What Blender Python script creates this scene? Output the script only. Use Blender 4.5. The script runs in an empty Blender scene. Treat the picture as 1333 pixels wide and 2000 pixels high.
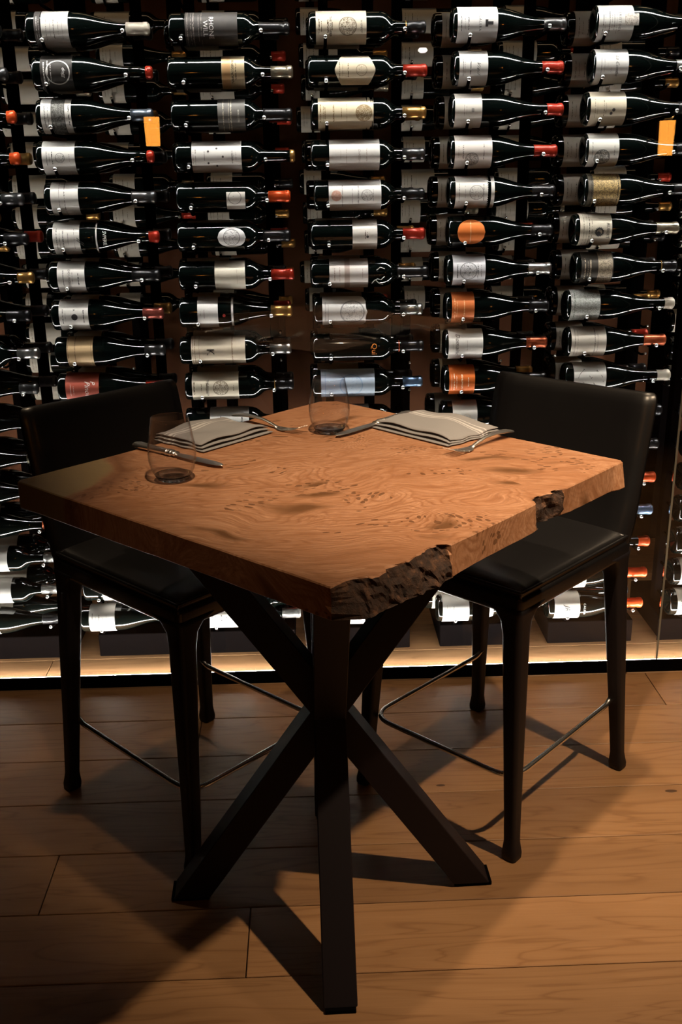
import bpy, bmesh, math, random
from mathutils import Vector, Matrix, noise
R = math.radians
random.seed(7)
scn = bpy.context.scene
COL = scn.collection

# ---------------------------------------------------------------- camera, world, exposure
cam_d = bpy.data.cameras.new('camera'); cam = bpy.data.objects.new('camera', cam_d); COL.objects.link(cam)
cam_d.sensor_fit = 'VERTICAL'; cam_d.sensor_height = 36.0; cam_d.lens = 35.294
cam_d.clip_start = 0.05; cam_d.clip_end = 60
right = Vector((0.99927254, -0.03533779, -0.01433967))
down = Vector((-0.0250762, -0.32554985, -0.9451923))
fwd = Vector((0.02873273, 0.9448643, -0.32619916))
M = Matrix.Identity(4)
for i in range(3):
    M[i][0] = right[i]; M[i][1] = -down[i]; M[i][2] = -fwd[i]
M.translation = Vector((0, 0, 1.45))
cam.matrix_world = M
scn.camera = cam
scn.render.resolution_x = 1333; scn.render.resolution_y = 2000
w = bpy.data.worlds.new('dark_room'); scn.world = w; w.use_nodes = True
w.node_tree.nodes['Background'].inputs[0].default_value = (0, 0, 0, 1)
w.node_tree.nodes['Background'].inputs[1].default_value = 0.0
scn.view_settings.view_transform = 'Standard'; scn.view_settings.look = 'None'
scn.view_settings.gamma = 1.0; scn.view_settings.use_curve_mapping = False
scn.view_settings.exposure = 0.0
WARM = (1.0, 0.74, 0.48)
def spot(name, loc, aim, power, angle, blend, col=WARM, size=0.03):
    d = bpy.data.lights.new(name, 'SPOT'); d.energy = power; d.color = col
    d.spot_size = R(angle); d.spot_blend = blend; d.shadow_soft_size = size
    o = bpy.data.objects.new(name, d); COL.objects.link(o); o.location = loc
    o.rotation_euler = (Vector(aim) - Vector(loc)).to_track_quat('-Z', 'Y').to_euler()
    return o
LAMPS = [('table_downlight_offscreen', (0.07, 1.02, 2.68), (0.22, 1.93, 0.9), 235, 46, 1.0),
         ('aisle_downlight_offscreen', (1.33, 1.13, 2.68), (1.0, 1.5, 0.0), 300, 70, 0.9),
         ('glass_front_downlight_offscreen', (0.62, 2.42, 2.68), (0.62, 2.55, 0.0), 62, 54, 0.9),
         ('stool_downlight_offscreen', (-0.62, 2.42, 2.68), (-0.62, 2.58, 0.0), 42, 50, 0.9)]
for n, loc, aim, p, a, b in LAMPS:
    spot(n, loc, aim, p, a, b)
LED_TOP, LED_FLOOR, LED_REAR = 260.0, 210.0, 4.0

# ---------------------------------------------------------------- helpers
def tag(o, label=None, cat=None, group=None, kind=None):
    if label: o['label'] = label
    if cat: o['category'] = cat
    if group: o['group'] = group
    if kind: o['kind'] = kind
    return o
def empty(name, loc=(0, 0, 0), rz=0.0):
    o = bpy.data.objects.new(name, None); COL.objects.link(o)
    o.location = loc; o.rotation_euler = (0, 0, rz); o.empty_display_size = 0.02
    return o
def obj(name, me, mat=None, parent=None, loc=None, rz=0.0):
    o = bpy.data.objects.new(name, me); COL.objects.link(o)
    if mat is not None and len(me.materials) == 0:
        me.materials.append(mat)
    if parent: o.parent = parent
    if loc is not None: o.location = loc
    if rz: o.rotation_euler = (0, 0, rz)
    return o
def from_bm(bm, name, smooth=False):
    bmesh.ops.recalc_face_normals(bm, faces=bm.faces)
    me = bpy.data.meshes.new(name); bm.to_mesh(me); bm.free()
    if smooth:
        for p in me.polygons: p.use_smooth = True
    return me
def pydata(name, vs, fs, smooth=False):
    me = bpy.data.meshes.new(name); me.from_pydata([tuple(v) for v in vs], [], fs); me.update()
    if smooth:
        for p in me.polygons: p.use_smooth = True
    return me
def add_box(bm, x0, x1, y0, y1, z0, z1):
    v = [bm.verts.new(c) for c in ((x0,y0,z0),(x1,y0,z0),(x1,y1,z0),(x0,y1,z0),(x0,y0,z1),(x1,y0,z1),(x1,y1,z1),(x0,y1,z1))]
    for f in ((3,2,1,0),(4,5,6,7),(0,1,5,4),(1,2,6,5),(2,3,7,6),(3,0,4,7)):
        bm.faces.new([v[i] for i in f])
    return v
def box(name, x0, x1, y0, y1, z0, z1, bev=0.0, seg=2):
    bm = bmesh.new(); add_box(bm, x0, x1, y0, y1, z0, z1)
    if bev:
        bmesh.ops.bevel(bm, geom=bm.edges[:], offset=bev, segments=seg, profile=0.5, affect='EDGES')
    return from_bm(bm, name)
def wn(o):
    for p in o.data.polygons: p.use_smooth = True
    m = o.modifiers.new('wn', 'WEIGHTED_NORMAL'); m.keep_sharp = True; m.weight = 80
    return o
def revolve(prof, seg=40, axis='X', cap=True):
    """prof: list of (t, r) along the axis"""
    vs, fs, rings = [], [], []
    for t, r in prof:
        if r < 1e-6:
            vs.append((t, 0, 0)); rings.append([len(vs) - 1])
        else:
            st = len(vs)
            for k in range(seg):
                a = 2 * math.pi * k / seg
                vs.append((t, -r * math.cos(a), r * math.sin(a)))
            rings.append(list(range(st, st + seg)))
    for a, b in zip(rings, rings[1:]):
        for k in range(seg):
            k2 = (k + 1) % seg
            if len(a) == 1 and len(b) == 1: continue
            if len(a) == 1: fs.append((a[0], b[k], b[k2]))
            elif len(b) == 1: fs.append((a[k], b[0], a[k2]))
            else: fs.append((a[k], b[k], b[k2], a[k2]))
    if axis == 'Z':
        vs = [(-y, z, t) for t, y, z in vs]
    return vs, fs
def lathe(name, prof, seg=40, axis='X'):
    vs, fs = revolve(prof, seg, axis)
    bm = bmesh.new(); bv = [bm.verts.new(v) for v in vs]
    for f in fs: bm.faces.new([bv[i] for i in f])
    return from_bm(bm, name, True)
def tube(name, pts, rad, seg=10, caps=True, closed=False):
    """round tube along a polyline; rad may be a list"""
    pts = [Vector(p) for p in pts]; n = len(pts)
    bm = bmesh.new(); rings = []
    up = Vector((0, 0, 1)); prev = None
    for i, p in enumerate(pts):
        a = pts[max(i - 1, 0)]; b = pts[min(i + 1, n - 1)]
        t = (b - a).normalized()
        if prev is None:
            s = t.cross(up)
            if s.length < 1e-3: s = t.cross(Vector((1, 0, 0)))
            s.normalize()
        else:
            s = (prev - t * prev.dot(t)).normalized()
        prev = s; u = s.cross(t)
        r = rad[i] if isinstance(rad, (list, tuple)) else rad
        rings.append([bm.verts.new(p + (s * math.cos(2*math.pi*k/seg) + u * math.sin(2*math.pi*k/seg)) * r) for k in range(seg)])
    for a, b in zip(rings, rings[1:]):
        for k in range(seg):
            bm.faces.new((a[k], a[(k+1) % seg], b[(k+1) % seg], b[k]))
    if caps:
        bm.faces.new(rings[0]); bm.faces.new(rings[-1])
    return from_bm(bm, name, True)
def fillet(pts, rad, seg=6):
    pts = [Vector(p) for p in pts]; out = [pts[0]]
    for a, b, c in zip(pts, pts[1:], pts[2:]):
        d1 = (a - b).normalized(); d2 = (c - b).normalized()
        l = min(rad, (a-b).length*0.45, (c-b).length*0.45)
        p1 = b + d1*l; p2 = b + d2*l
        for k in range(seg + 1):
            t = k / seg
            out.append(p1*(1-t)**2 + b*2*t*(1-t) + p2*t*t)
    out.append(pts[-1]); return out
def loft(name, rings, smooth=True, caps=True):
    bm = bmesh.new()
    rs = [[bm.verts.new(v) for v in r] for r in rings]; n = len(rings[0])
    for a, b in zip(rs, rs[1:]):
        for k in range(n): bm.faces.new((a[k], a[(k+1) % n], b[(k+1) % n], b[k]))
    if caps: bm.faces.new(rs[0]); bm.faces.new(rs[-1])
    return from_bm(bm, name, smooth)
def rrect(cx, cy, z, hx, hy, r, seg=4):
    out = []
    for sx, sy, a0 in ((1, 1, 0), (-1, 1, 90), (-1, -1, 180), (1, -1, 270)):
        for k in range(seg + 1):
            a = R(a0 + 90*k/seg)
            out.append(Vector((cx + sx*(hx-r) + r*math.cos(a), cy + sy*(hy-r) + r*math.sin(a), z)))
    return out

# ---------------------------------------------------------------- materials
def new_mat(name):
    m = bpy.data.materials.new(name); m.use_nodes = True
    nt = m.node_tree; b = nt.nodes['Principled BSDF']
    return m, nt, b
def pbr(name, col, rough=0.5, metal=0.0, spec=0.5, coat=0.0, emit=None, es=0.0, aniso=0.0):
    m, nt, b = new_mat(name)
    b.inputs['Base Color'].default_value = (*col, 1); b.inputs['Roughness'].default_value = rough
    b.inputs['Metallic'].default_value = metal; b.inputs['Specular IOR Level'].default_value = spec
    b.inputs['Coat Weight'].default_value = coat
    if emit: b.inputs['Emission Color'].default_value = (*emit, 1); b.inputs['Emission Strength'].default_value = es
    return m
def N(nt, t, **kw):
    n = nt.nodes.new(t)
    for k, v in kw.items(): setattr(n, k, v)
    return n
def val(nt, sock, v):
    if hasattr(v, 'is_output'): nt.links.new(v, sock)
    else: sock.default_value = v
def mth(nt, op, a, b=None, c=None, clamp=False):
    n = N(nt, 'ShaderNodeMath', operation=op, use_clamp=clamp)
    val(nt, n.inputs[0], a)
    if b is not None: val(nt, n.inputs[1], b)
    if c is not None: val(nt, n.inputs[2], c)
    return n.outputs[0]
def mix(nt, fac, a, b, typ='MIX'):
    n = N(nt, 'ShaderNodeMix', data_type='RGBA', blend_type=typ)
    val(nt, n.inputs[0], fac)
    for s, v in ((n.inputs[6], a), (n.inputs[7], b)):
        if hasattr(v, 'is_output'): nt.links.new(v, s)
        else: s.default_value = (*v, 1) if len(v) == 3 else v
    return n.outputs[2]
def ramp(nt, fac, stops):
    n = N(nt, 'ShaderNodeValToRGB'); nt.links.new(fac, n.inputs[0])
    e = n.color_ramp.elements
    while len(e) < len(stops): e.new(0.5)
    for el, (p, c) in zip(e, stops):
        el.position = p; el.color = (*c, 1) if len(c) == 3 else c
    return n.outputs[0]
def ntex(nt, vec, scale, detail=4, rough=0.55, dist=0.0, dim='3D'):
    n = N(nt, 'ShaderNodeTexNoise', noise_dimensions=dim)
    if vec is not None: nt.links.new(vec, n.inputs['Vector'])
    n.inputs['Scale'].default_value = scale; n.inputs['Detail'].default_value = detail
    n.inputs['Roughness'].default_value = rough; n.inputs['Distortion'].default_value = dist
    return n.outputs['Fac'], n.outputs['Color']
def mapping(nt, vec, scale=(1,1,1), loc=(0,0,0), rot=(0,0,0)):
    n = N(nt, 'ShaderNodeMapping'); nt.links.new(vec, n.inputs[0])
    for i, v in ((1, loc), (2, rot), (3, scale)):
        if hasattr(v, 'is_output'): nt.links.new(v, n.inputs[i])
        else: n.inputs[i].default_value = v
    return n.outputs[0]
def vadd(nt, a, b, op='ADD', s=None):
    n = N(nt, 'ShaderNodeVectorMath', operation=op)
    for so, v in ((n.inputs[0], a), (n.inputs[1], b)):
        if v is None: continue
        if hasattr(v, 'is_output'): nt.links.new(v, so)
        else: so.default_value = v
    if s is not None: val(nt, n.inputs['Scale'], s)
    return n.outputs[0]
def bump(nt, b, h, strength=0.2, dist=0.002):
    n = N(nt, 'ShaderNodeBump'); n.inputs['Strength'].default_value = strength; n.inputs['Distance'].default_value = dist
    nt.links.new(h, n.inputs['Height']); nt.links.new(n.outputs[0], b.inputs['Normal'])

def mat_floor():
    m, nt, b = new_mat('oak_floorboard')
    tc = N(nt, 'ShaderNodeTexCoord').outputs['Object']
    rnd = N(nt, 'ShaderNodeObjectInfo').outputs['Random']
    off = N(nt, 'ShaderNodeCombineXYZ'); nt.links.new(mth(nt, 'MULTIPLY', rnd, 37.0), off.inputs[0]); nt.links.new(mth(nt, 'MULTIPLY', rnd, 11.0), off.inputs[2])
    v = vadd(nt, tc, off.outputs[0])
    vs = mapping(nt, v, (0.55, 5.0, 1))
    f1, _ = ntex(nt, vs, 2.2, 3, 0.5, 0.6)
    rings = mth(nt, 'FRACT', mth(nt, 'MULTIPLY', f1, 9.0))
    rings = mth(nt, 'ABSOLUTE', mth(nt, 'SUBTRACT', rings, 0.5))
    fine, _ = ntex(nt, mapping(nt, v, (3, 160, 1)), 2.0, 4, 0.6)
    big, _ = ntex(nt, mapping(nt, v, (1.2, 4, 1)), 1.6, 2, 0.5)
    c = ramp(nt, rings, [(0.0, (0.30, 0.148, 0.062)), (0.12, (0.42, 0.222, 0.098)), (0.5, (0.46, 0.250, 0.115))])
    c = mix(nt, mth(nt, 'MULTIPLY', fine, 0.55), c, (0.27, 0.135, 0.056))
    c = mix(nt, mth(nt, 'MULTIPLY', mth(nt, 'SUBTRACT', big, 0.35, clamp=True), 1.3, clamp=True), c, (0.22, 0.108, 0.045))
    tint = mth(nt, 'MULTIPLY_ADD', mth(nt, 'FRACT', mth(nt, 'MULTIPLY', rnd, 7.31)), 0.34, 0.58)
    tn = N(nt, 'ShaderNodeCombineColor')
    for i in range(3): nt.links.new(tint, tn.inputs[i])
    c = mix(nt, 1.0, c, tn.outputs[0], 'MULTIPLY')
    vo = N(nt, 'ShaderNodeTexVoronoi'); nt.links.new(mapping(nt, v, (3.0, 7.5, 1)), vo.inputs['Vector']); vo.inputs['Scale'].default_value = 1.0
    sep = N(nt, 'ShaderNodeSeparateColor'); nt.links.new(vo.outputs['Color'], sep.inputs[0])
    kn = mth(nt, 'MULTIPLY', mth(nt, 'LESS_THAN', vo.outputs['Distance'], 0.045), mth(nt, 'GREATER_THAN', sep.outputs[0], 0.55))
    halo = mth(nt, 'MULTIPLY', mth(nt, 'SUBTRACT', 1.0, mth(nt, 'DIVIDE', vo.outputs['Distance'], 0.20), clamp=True), mth(nt, 'MULTIPLY', mth(nt, 'GREATER_THAN', sep.outputs[0], 0.55), 0.5))
    c = mix(nt, halo, c, (0.20, 0.10, 0.045)); c = mix(nt, mth(nt, 'MULTIPLY', kn, 0.85), c, (0.035, 0.018, 0.01))
    nt.links.new(c, b.inputs['Base Color'])
    nt.links.new(mth(nt, 'MULTIPLY_ADD', fine, 0.2, 0.38), b.inputs['Roughness'])
    b.inputs['Specular IOR Level'].default_value = 0.35
    bump(nt, b, fine, 0.25, 0.001)
    return m
def mat_slab():
    m, nt, b = new_mat('figured_elm_slab')
    tc = N(nt, 'ShaderNodeTexCoord').outputs['Object']
    w1, wc = ntex(nt, tc, 2.3, 2, 0.5)
    w2, wc2 = ntex(nt, tc, 8.0, 3, 0.55)
    v = vadd(nt, tc, vadd(nt, vadd(nt, wc, (0.5,0.5,0.5), 'SUBTRACT'), None, 'SCALE', 0.42))
    v = vadd(nt, v, vadd(nt, vadd(nt, wc2, (0.5,0.5,0.5), 'SUBTRACT'), None, 'SCALE', 0.05))
    f1, _ = ntex(nt, mapping(nt, v, (0.9, 3.4, 2.0), rot=(0, 0, 0.25)), 2.0, 2, 0.45)
    rings = mth(nt, 'FRACT', mth(nt, 'MULTIPLY', f1, 44.0))
    fine, _ = ntex(nt, mapping(nt, v, (7, 120, 40), rot=(0, 0, 0.25)), 2.0, 6, 0.75)
    streak, _ = ntex(nt, mapping(nt, v, (2.2, 24, 12), rot=(0, 0, 0.25)), 1.6, 4, 0.65)
    grain, _ = ntex(nt, tc, 330, 3, 0.65)
    rmask, _ = ntex(nt, tc, 3.6, 2, 0.5)
    mott, _ = ntex(nt, v, 26, 4, 0.6)
    ringc = ramp(nt, rings, [(0.0, (0.25, 0.108, 0.052)), (0.25, (0.42, 0.218, 0.122)), (0.7, (0.48, 0.262, 0.155)), (1.0, (0.25, 0.108, 0.052))])
    basec = ramp(nt, streak, [(0.32, (0.24, 0.102, 0.048)), (0.46, (0.39, 0.195, 0.105)), (0.58, (0.52, 0.295, 0.178)), (0.72, (0.37, 0.178, 0.092))])
    c = mix(nt, mth(nt, 'MULTIPLY_ADD', mth(nt, 'SUBTRACT', rmask, 0.36, clamp=True), 2.6, 0.18, clamp=True), basec, ringc)
    c = mix(nt, mth(nt, 'MULTIPLY', mth(nt, 'SUBTRACT', fine, 0.38, clamp=True), 3.0, clamp=True), c, (0.21, 0.088, 0.040))
    c = mix(nt, mth(nt, 'MULTIPLY', mth(nt, 'SUBTRACT', mott, 0.50, clamp=True), 2.2, clamp=True), c, (0.27, 0.118, 0.055))
    big, _ = ntex(nt, v, 3.2, 3, 0.5)
    c = mix(nt, mth(nt, 'MULTIPLY', mth(nt, 'SUBTRACT', big, 0.48, clamp=True), 2.6, clamp=True), c, (0.29, 0.125, 0.058))
    # burl clusters: dark stretched eyes and pin knots
    vo = N(nt, 'ShaderNodeTexVoronoi'); nt.links.new(mapping(nt, v, (6.5, 17, 9), rot=(0, 0, 0.8)), vo.inputs['Vector']); vo.inputs['Scale'].default_value = 1.0
    sep = N(nt, 'ShaderNodeSeparateColor'); nt.links.new(vo.outputs['Color'], sep.inputs[0])
    eye = mth(nt, 'MULTIPLY', mth(nt, 'SUBTRACT', 1.0, mth(nt, 'DIVIDE', vo.outputs['Distance'], 0.34), clamp=True), mth(nt, 'GREATER_THAN', sep.outputs[1], 0.62))
    c = mix(nt, mth(nt, 'MULTIPLY', eye, 1.5, clamp=True), c, (0.115, 0.05, 0.02))
    pv = N(nt, 'ShaderNodeTexVoronoi'); nt.links.new(mapping(nt, v, (48, 80, 60), rot=(0, 0, 0.8)), pv.inputs['Vector']); pv.inputs['Scale'].default_value = 1.0
    clus, _ = ntex(nt, tc, 5.5, 2, 0.5)
    pin = mth(nt, 'MULTIPLY', mth(nt, 'LESS_THAN', pv.outputs['Distance'], 0.30), mth(nt, 'GREATER_THAN', clus, 0.57))
    c = mix(nt, mth(nt, 'MULTIPLY', pin, 0.75), c, (0.075, 0.03, 0.012))
    c = mix(nt, mth(nt, 'MULTIPLY', grain, 0.22), c, (0.22, 0.10, 0.035))
    # pale sapwood at one corner (object space: corner at (-0.555, 0))
    d = vadd(nt, tc, (-0.60, 0.02, 0.90), 'DISTANCE')
    n = d.node
    sapd = mth(nt, 'ADD', n.outputs['Value'], mth(nt, 'MULTIPLY', mth(nt, 'SUBTRACT', w2, 0.5), 0.05))
    sap = mth(nt, 'SUBTRACT', 1.0, mth(nt, 'DIVIDE', mth(nt, 'SUBTRACT', sapd, 0.198), 0.014), clamp=True)
    rim = mth(nt, 'SUBTRACT', 1.0, mth(nt, 'DIVIDE', mth(nt, 'ABSOLUTE', mth(nt, 'SUBTRACT', sapd, 0.225)), 0.045), clamp=True)
    c = mix(nt, mth(nt, 'MULTIPLY', rim, 0.75), c, (0.12, 0.05, 0.022))
    c = mix(nt, sap, c, mix(nt, fine, (0.27, 0.195, 0.098), (0.19, 0.135, 0.066)))
    nt.links.new(c, b.inputs['Base Color'])
    b.inputs['Roughness'].default_value = 0.55; b.inputs['Specular IOR Level'].default_value = 0.3
    bump(nt, b, mth(nt, 'SUBTRACT', fine, mth(nt, 'MULTIPLY', pin, 1.5)), 0.18, 0.001)
    return m
def mat_bark():
    m, nt, b = new_mat('rough_bark')
    tc = N(nt, 'ShaderNodeTexCoord').outputs['Object']
    f, _ = ntex(nt, tc, 55, 6, 0.7)
    c = ramp(nt, f, [(0.35, (0.012, 0.005, 0.003)), (0.55, (0.045, 0.019, 0.009)), (0.75, (0.17, 0.075, 0.032))])
    nt.links.new(c, b.inputs['Base Color']); b.inputs['Roughness'].default_value = 0.85
    bump(nt, b, f, 0.9, 0.006)
    return m
def mat_leather():
    m, nt, b = new_mat('black_leather')
    tc = N(nt, 'ShaderNodeTexCoord').outputs['Object']
    f, _ = ntex(nt, tc, 420, 3, 0.6); g, _ = ntex(nt, tc, 18, 3, 0.5)
    b.inputs['Base Color'].default_value = (0.0045, 0.0042, 0.0048, 1)
    nt.links.new(mth(nt, 'MULTIPLY_ADD', g, 0.08, 0.26), b.inputs['Roughness'])
    b.inputs['Specular IOR Level'].default_value = 0.5
    b.inputs['Coat Weight'].default_value = 0.45; b.inputs['Coat Roughness'].default_value = 0.42
    bump(nt, b, f, 0.10, 0.0004)
    return m
def mat_napkin():
    m, nt, b = new_mat('taupe_linen')
    tc = N(nt, 'ShaderNodeTexCoord').outputs['Object']
    sp = N(nt, 'ShaderNodeSeparateXYZ'); nt.links.new(tc, sp.inputs[0])
    y = sp.outputs[1]
    st = None
    for p, wd in ((0.030, 0.0035), (0.043, 0.0016), (0.020, 0.0016)):
        s = mth(nt, 'LESS_THAN', mth(nt, 'ABSOLUTE', mth(nt, 'SUBTRACT', y, p)), wd)
        st = s if st is None else mth(nt, 'MAXIMUM', st, s)
    f, _ = ntex(nt, mapping(nt, tc, (700, 700, 700)), 1, 2, 0.5)
    c = mix(nt, mth(nt, 'MULTIPLY', f, 0.4), (0.25, 0.25, 0.26), (0.15, 0.15, 0.155))
    c = mix(nt, mth(nt, 'MULTIPLY', st, 0.8), c, (0.52, 0.52, 0.53))
    nt.links.new(c, b.inputs['Base Color']); b.inputs['Roughness'].default_value = 0.9; b.inputs['Specular IOR Level'].default_value = 0.1
    b.inputs['Sheen Weight'].default_value = 0.2
    bump(nt, b, f, 0.25, 0.0006)
    return m
def mat_plaster():
    m, nt, b = new_mat('terracotta_wall')
    tc = N(nt, 'ShaderNodeTexCoord').outputs['Object']
    f, _ = ntex(nt, tc, 6, 5, 0.6)
    nt.links.new(ramp(nt, f, [(0.3, (0.17, 0.055, 0.018)), (0.7, (0.23, 0.080, 0.027))]), b.inputs['Base Color'])
    b.inputs['Roughness'].default_value = 0.8
    return m
def mat_pane():
    m, nt, b = new_mat('clear_pane'); nt.nodes.remove(b)
    out = nt.nodes['Material Output']
    fr = N(nt, 'ShaderNodeFresnel'); fr.inputs[0].default_value = 1.42
    tr = N(nt, 'ShaderNodeBsdfTransparent'); gl = N(nt, 'ShaderNodeBsdfGlossy'); gl.inputs['Roughness'].default_value = 0.0
    tr.inputs[0].default_value = (0.985, 0.99, 0.985, 1)
    mx = N(nt, 'ShaderNodeMixShader'); nt.links.new(fr.outputs[0], mx.inputs[0]); nt.links.new(tr.outputs[0], mx.inputs[1]); nt.links.new(gl.outputs[0], mx.inputs[2])
    nt.links.new(mx.outputs[0], out.inputs[0])
    return m
def mat_tumbler():
    m, nt, b = new_mat('tumbler_glass'); nt.nodes.remove(b)
    out = nt.nodes['Material Output']
    lw = N(nt, 'ShaderNodeLayerWeight'); lw.inputs[0].default_value = 0.35
    fr = mth(nt, 'MULTIPLY_ADD', mth(nt, 'POWER', lw.outputs['Facing'], 3.0), 0.85, 0.035)
    tr = N(nt, 'ShaderNodeBsdfTransparent'); gl = N(nt, 'ShaderNodeBsdfGlossy'); gl.inputs['Roughness'].default_value = 0.012
    nt.links.new(mix(nt, mth(nt, 'POWER', lw.outputs['Facing'], 4.0), (0.975, 0.975, 0.985), (0.25, 0.26, 0.30)), tr.inputs[0])
    mx = N(nt, 'ShaderNodeMixShader'); nt.links.new(fr, mx.inputs[0]); nt.links.new(tr.outputs[0], mx.inputs[1]); nt.links.new(gl.outputs[0], mx.inputs[2])
    nt.links.new(mx.outputs[0], out.inputs[0])
    return m
def mat_glass_base():
    m, nt, b = new_mat('thick_glass_base')
    b.inputs['Base Color'].default_value = (0.80, 0.82, 0.86, 1); b.inputs['Roughness'].default_value = 0.0
    b.inputs['Transmission Weight'].default_value = 1.0; b.inputs['IOR'].default_value = 1.5
    return m
def mat_bottle():
    m, nt, b = new_mat('dark_bottle_glass')
    b.inputs['Base Color'].default_value = (0.0015, 0.0028, 0.0024, 1); b.inputs['Roughness'].default_value = 0.085
    b.inputs['Specular IOR Level'].default_value = 0.55
    return m

FLOOR = mat_floor(); SLAB = mat_slab(); BARK = mat_bark(); LEATHER = mat_leather(); LEATHER_LEG = pbr('leather_leg', (0.006, 0.0045, 0.0055), 0.5, spec=0.3); NAPKIN = mat_napkin(); WALL = mat_plaster()
PANE = mat_pane(); TUMBLER = mat_tumbler(); GLASS_BASE = mat_glass_base(); BOTTLE = mat_bottle()
STEEL_BLACK = pbr('powder_coated_steel', (0.006, 0.0035, 0.005), 0.55, spec=0.25)
RACK_BLACK = pbr('rack_black_metal', (0.0022, 0.0017, 0.0017), 0.8, spec=0.0)
CHROME = pbr('chrome', (0.85, 0.84, 0.82), 0.26, 1.0)
SILVERWARE = pbr('polished_cutlery', (0.86, 0.84, 0.82), 0.32, 1.0)
SUB = pbr('floor_underlay', (0.02, 0.014, 0.01), 0.9)
CEIL = pbr('dark_ceiling', (0.05, 0.045, 0.042), 0.9)
EDGE = pbr('pane_edge', (0.25, 0.24, 0.20), 0.3)
LED_T = pbr('led_ceiling', (0.8, 0.8, 0.8), 0.5, emit=(1.0, 0.97, 0.92), es=LED_TOP)
LED_F = pbr('led_floor', (0.8, 0.8, 0.8), 0.5, emit=(1.0, 0.97, 0.92), es=LED_FLOOR)
LED_R = pbr('led_rear', (0.8, 0.8, 0.8), 0.5, emit=(1.0, 0.66, 0.36), es=LED_REAR)
CAPS = {k: pbr('capsule_' + k, c, r, mt) for k, c, r, mt in (
    ('red', (0.50, 0.035, 0.016), 0.3, 0.25), ('orange', (0.80, 0.095, 0.018), 0.32, 0.25), ('copper', (0.55, 0.12, 0.045), 0.3, 0.5),
    ('rose', (0.50, 0.12, 0.09), 0.3, 0.6), ('gold', (0.72, 0.40, 0.12), 0.3, 0.8), ('champagne', (0.55, 0.49, 0.36), 0.3, 0.85),
    ('silver', (0.55, 0.55, 0.52), 0.3, 0.9), ('cream', (0.62, 0.56, 0.45), 0.4, 0.2), ('pewter', (0.13, 0.13, 0.13), 0.3, 0.8),
    ('steel', (0.20, 0.24, 0.29), 0.3, 0.8), ('black', (0.012, 0.012, 0.013), 0.28, 0.0), ('blue', (0.20, 0.32, 0.52), 0.32, 0.6))}

# ---------------------------------------------------------------- the setting
BW = 0.19
floor = obj('floor', box('floor', -3.0, 3.0, -3.4, 4.02, -0.06, -0.018), SUB); tag(floor, kind='structure')
JOINTS = {9: [-1.2, 0.985, 2.3], 8: [-0.32, 1.6], 7: [-2.1, -0.9, 1.25], 6: [-1.7, 0.9, 2.2], 5: [-0.585, 1.5], 4: [-0.148, 1.8], 10: [-0.82, 0.93], 11: [-1.9, 0.2, 2.0], 12: [-0.6, 1.3], 13: [-1.3, 0.7], 14: [0.1, 1.9]}
YS = 2.4655 - 8 * BW - BW * 0                       # seam under row 0
for r in range(-22, 16):
    y0 = 2.4655 + (r - 9) * BW; y1 = y0 + BW
    if y0 > 4.0 or y1 < -3.4: continue
    js = sorted(JOINTS.get(r, [random.uniform(-2.2, -0.8), random.uniform(0.9, 2.2)]))
    xs = [-3.0] + js + [3.0]
    for a, b_ in zip(xs, xs[1:]):
        g = 0.0011
        me = box('floorboard', a + g - (a+b_)/2, b_ - g - (a+b_)/2, -BW/2 + g, BW/2 - g, -0.018, 0.0, 0.0012, 1)
        obj('floorboard', me, FLOOR, floor, ((a+b_)/2, (y0+y1)/2, 0))
tag(obj('wall_back', box('wall_back', -3.0, 3.0, 3.98, 4.08, 0.0, 2.8), WALL), kind='structure')
tag(obj('ceiling', box('ceiling', -3.0, 3.0, -3.4, 4.08, 2.8, 2.88), CEIL), kind='structure')
# glass front of the cellar: base channel, panes and the joint between them
fr = obj('trim_1', box('trim_1', -3.0, 3.0, 2.66, 2.664, 0.0, 0.040, 0.001, 1), RACK_BLACK); tag(fr, kind='structure')
obj('channel_base', box('channel_base', -3.0, 3.0, 2.6645, 2.70, 0.0, 0.008), RACK_BLACK, fr)
tag(obj('trim_2', box('trim_2', -3.0, 3.0, 2.685, 2.760, 2.215, 2.80), RACK_BLACK), kind='structure')
obj('gasket', box('gasket', -3.0, 3.0, 2.6640, 2.6685, 0.009, 0.030, 0.001, 1), pbr('grey_gasket', (0.07, 0.065, 0.065), 0.4), fr)
w1 = tag(empty('window_1', (0, 2.673, 0)), kind='structure')
for x0, x1 in ((-2.99, -1.62), (-1.614, 1.019), (1.025, 2.99)):
    obj('pane', box('pane', x0, x1, -0.004, 0.004, 0.010, 2.80), PANE, w1)
for x in (-1.617, 1.022):
    obj('pane_joint', box('pane_joint', x-0.0028, x+0.0028, -0.0045, 0.0045, 0.010, 2.80), EDGE, w1)
# strip lights of the cellar
def led(name, y, z, sy, sz, mat, label):
    t = tag(empty(name, (0, y, z)), label, 'light', 'cellar strip lights')
    obj('channel', box('channel', -2.7, 2.7, -sy*0.6, sy*0.6, sz, sz + 0.012) if z > 1 else box('channel', -2.7, 2.7, -sy*0.6, sy*0.6, -0.006, 0.0), RACK_BLACK, t)
    if z > 1 and y < 3:
        for y0, y1 in ((-sy*0.6, -sy*0.5), (sy*0.5, sy*0.6)):
            obj('added_light_shield', box('added_light_shield', -2.7, 2.7, y0, y1, -0.080 if y0 > 0 else -0.030, sz), RACK_BLACK, t)  # unseen lips added to keep strip light off far wall and rear tier
    obj('diffuser', box('diffuser', -2.68, 2.68, -sy/2, sy/2, 0, sz), mat, t)
led('led_strip_offscreen', 2.698, 2.190, 0.030, 0.012, LED_T, 'white strip light under the header just inside the glass')
led('led_strip', 2.688, 0.014, 0.013, 0.010, LED_F, 'white strip light along the floor just inside the glass')
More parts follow.
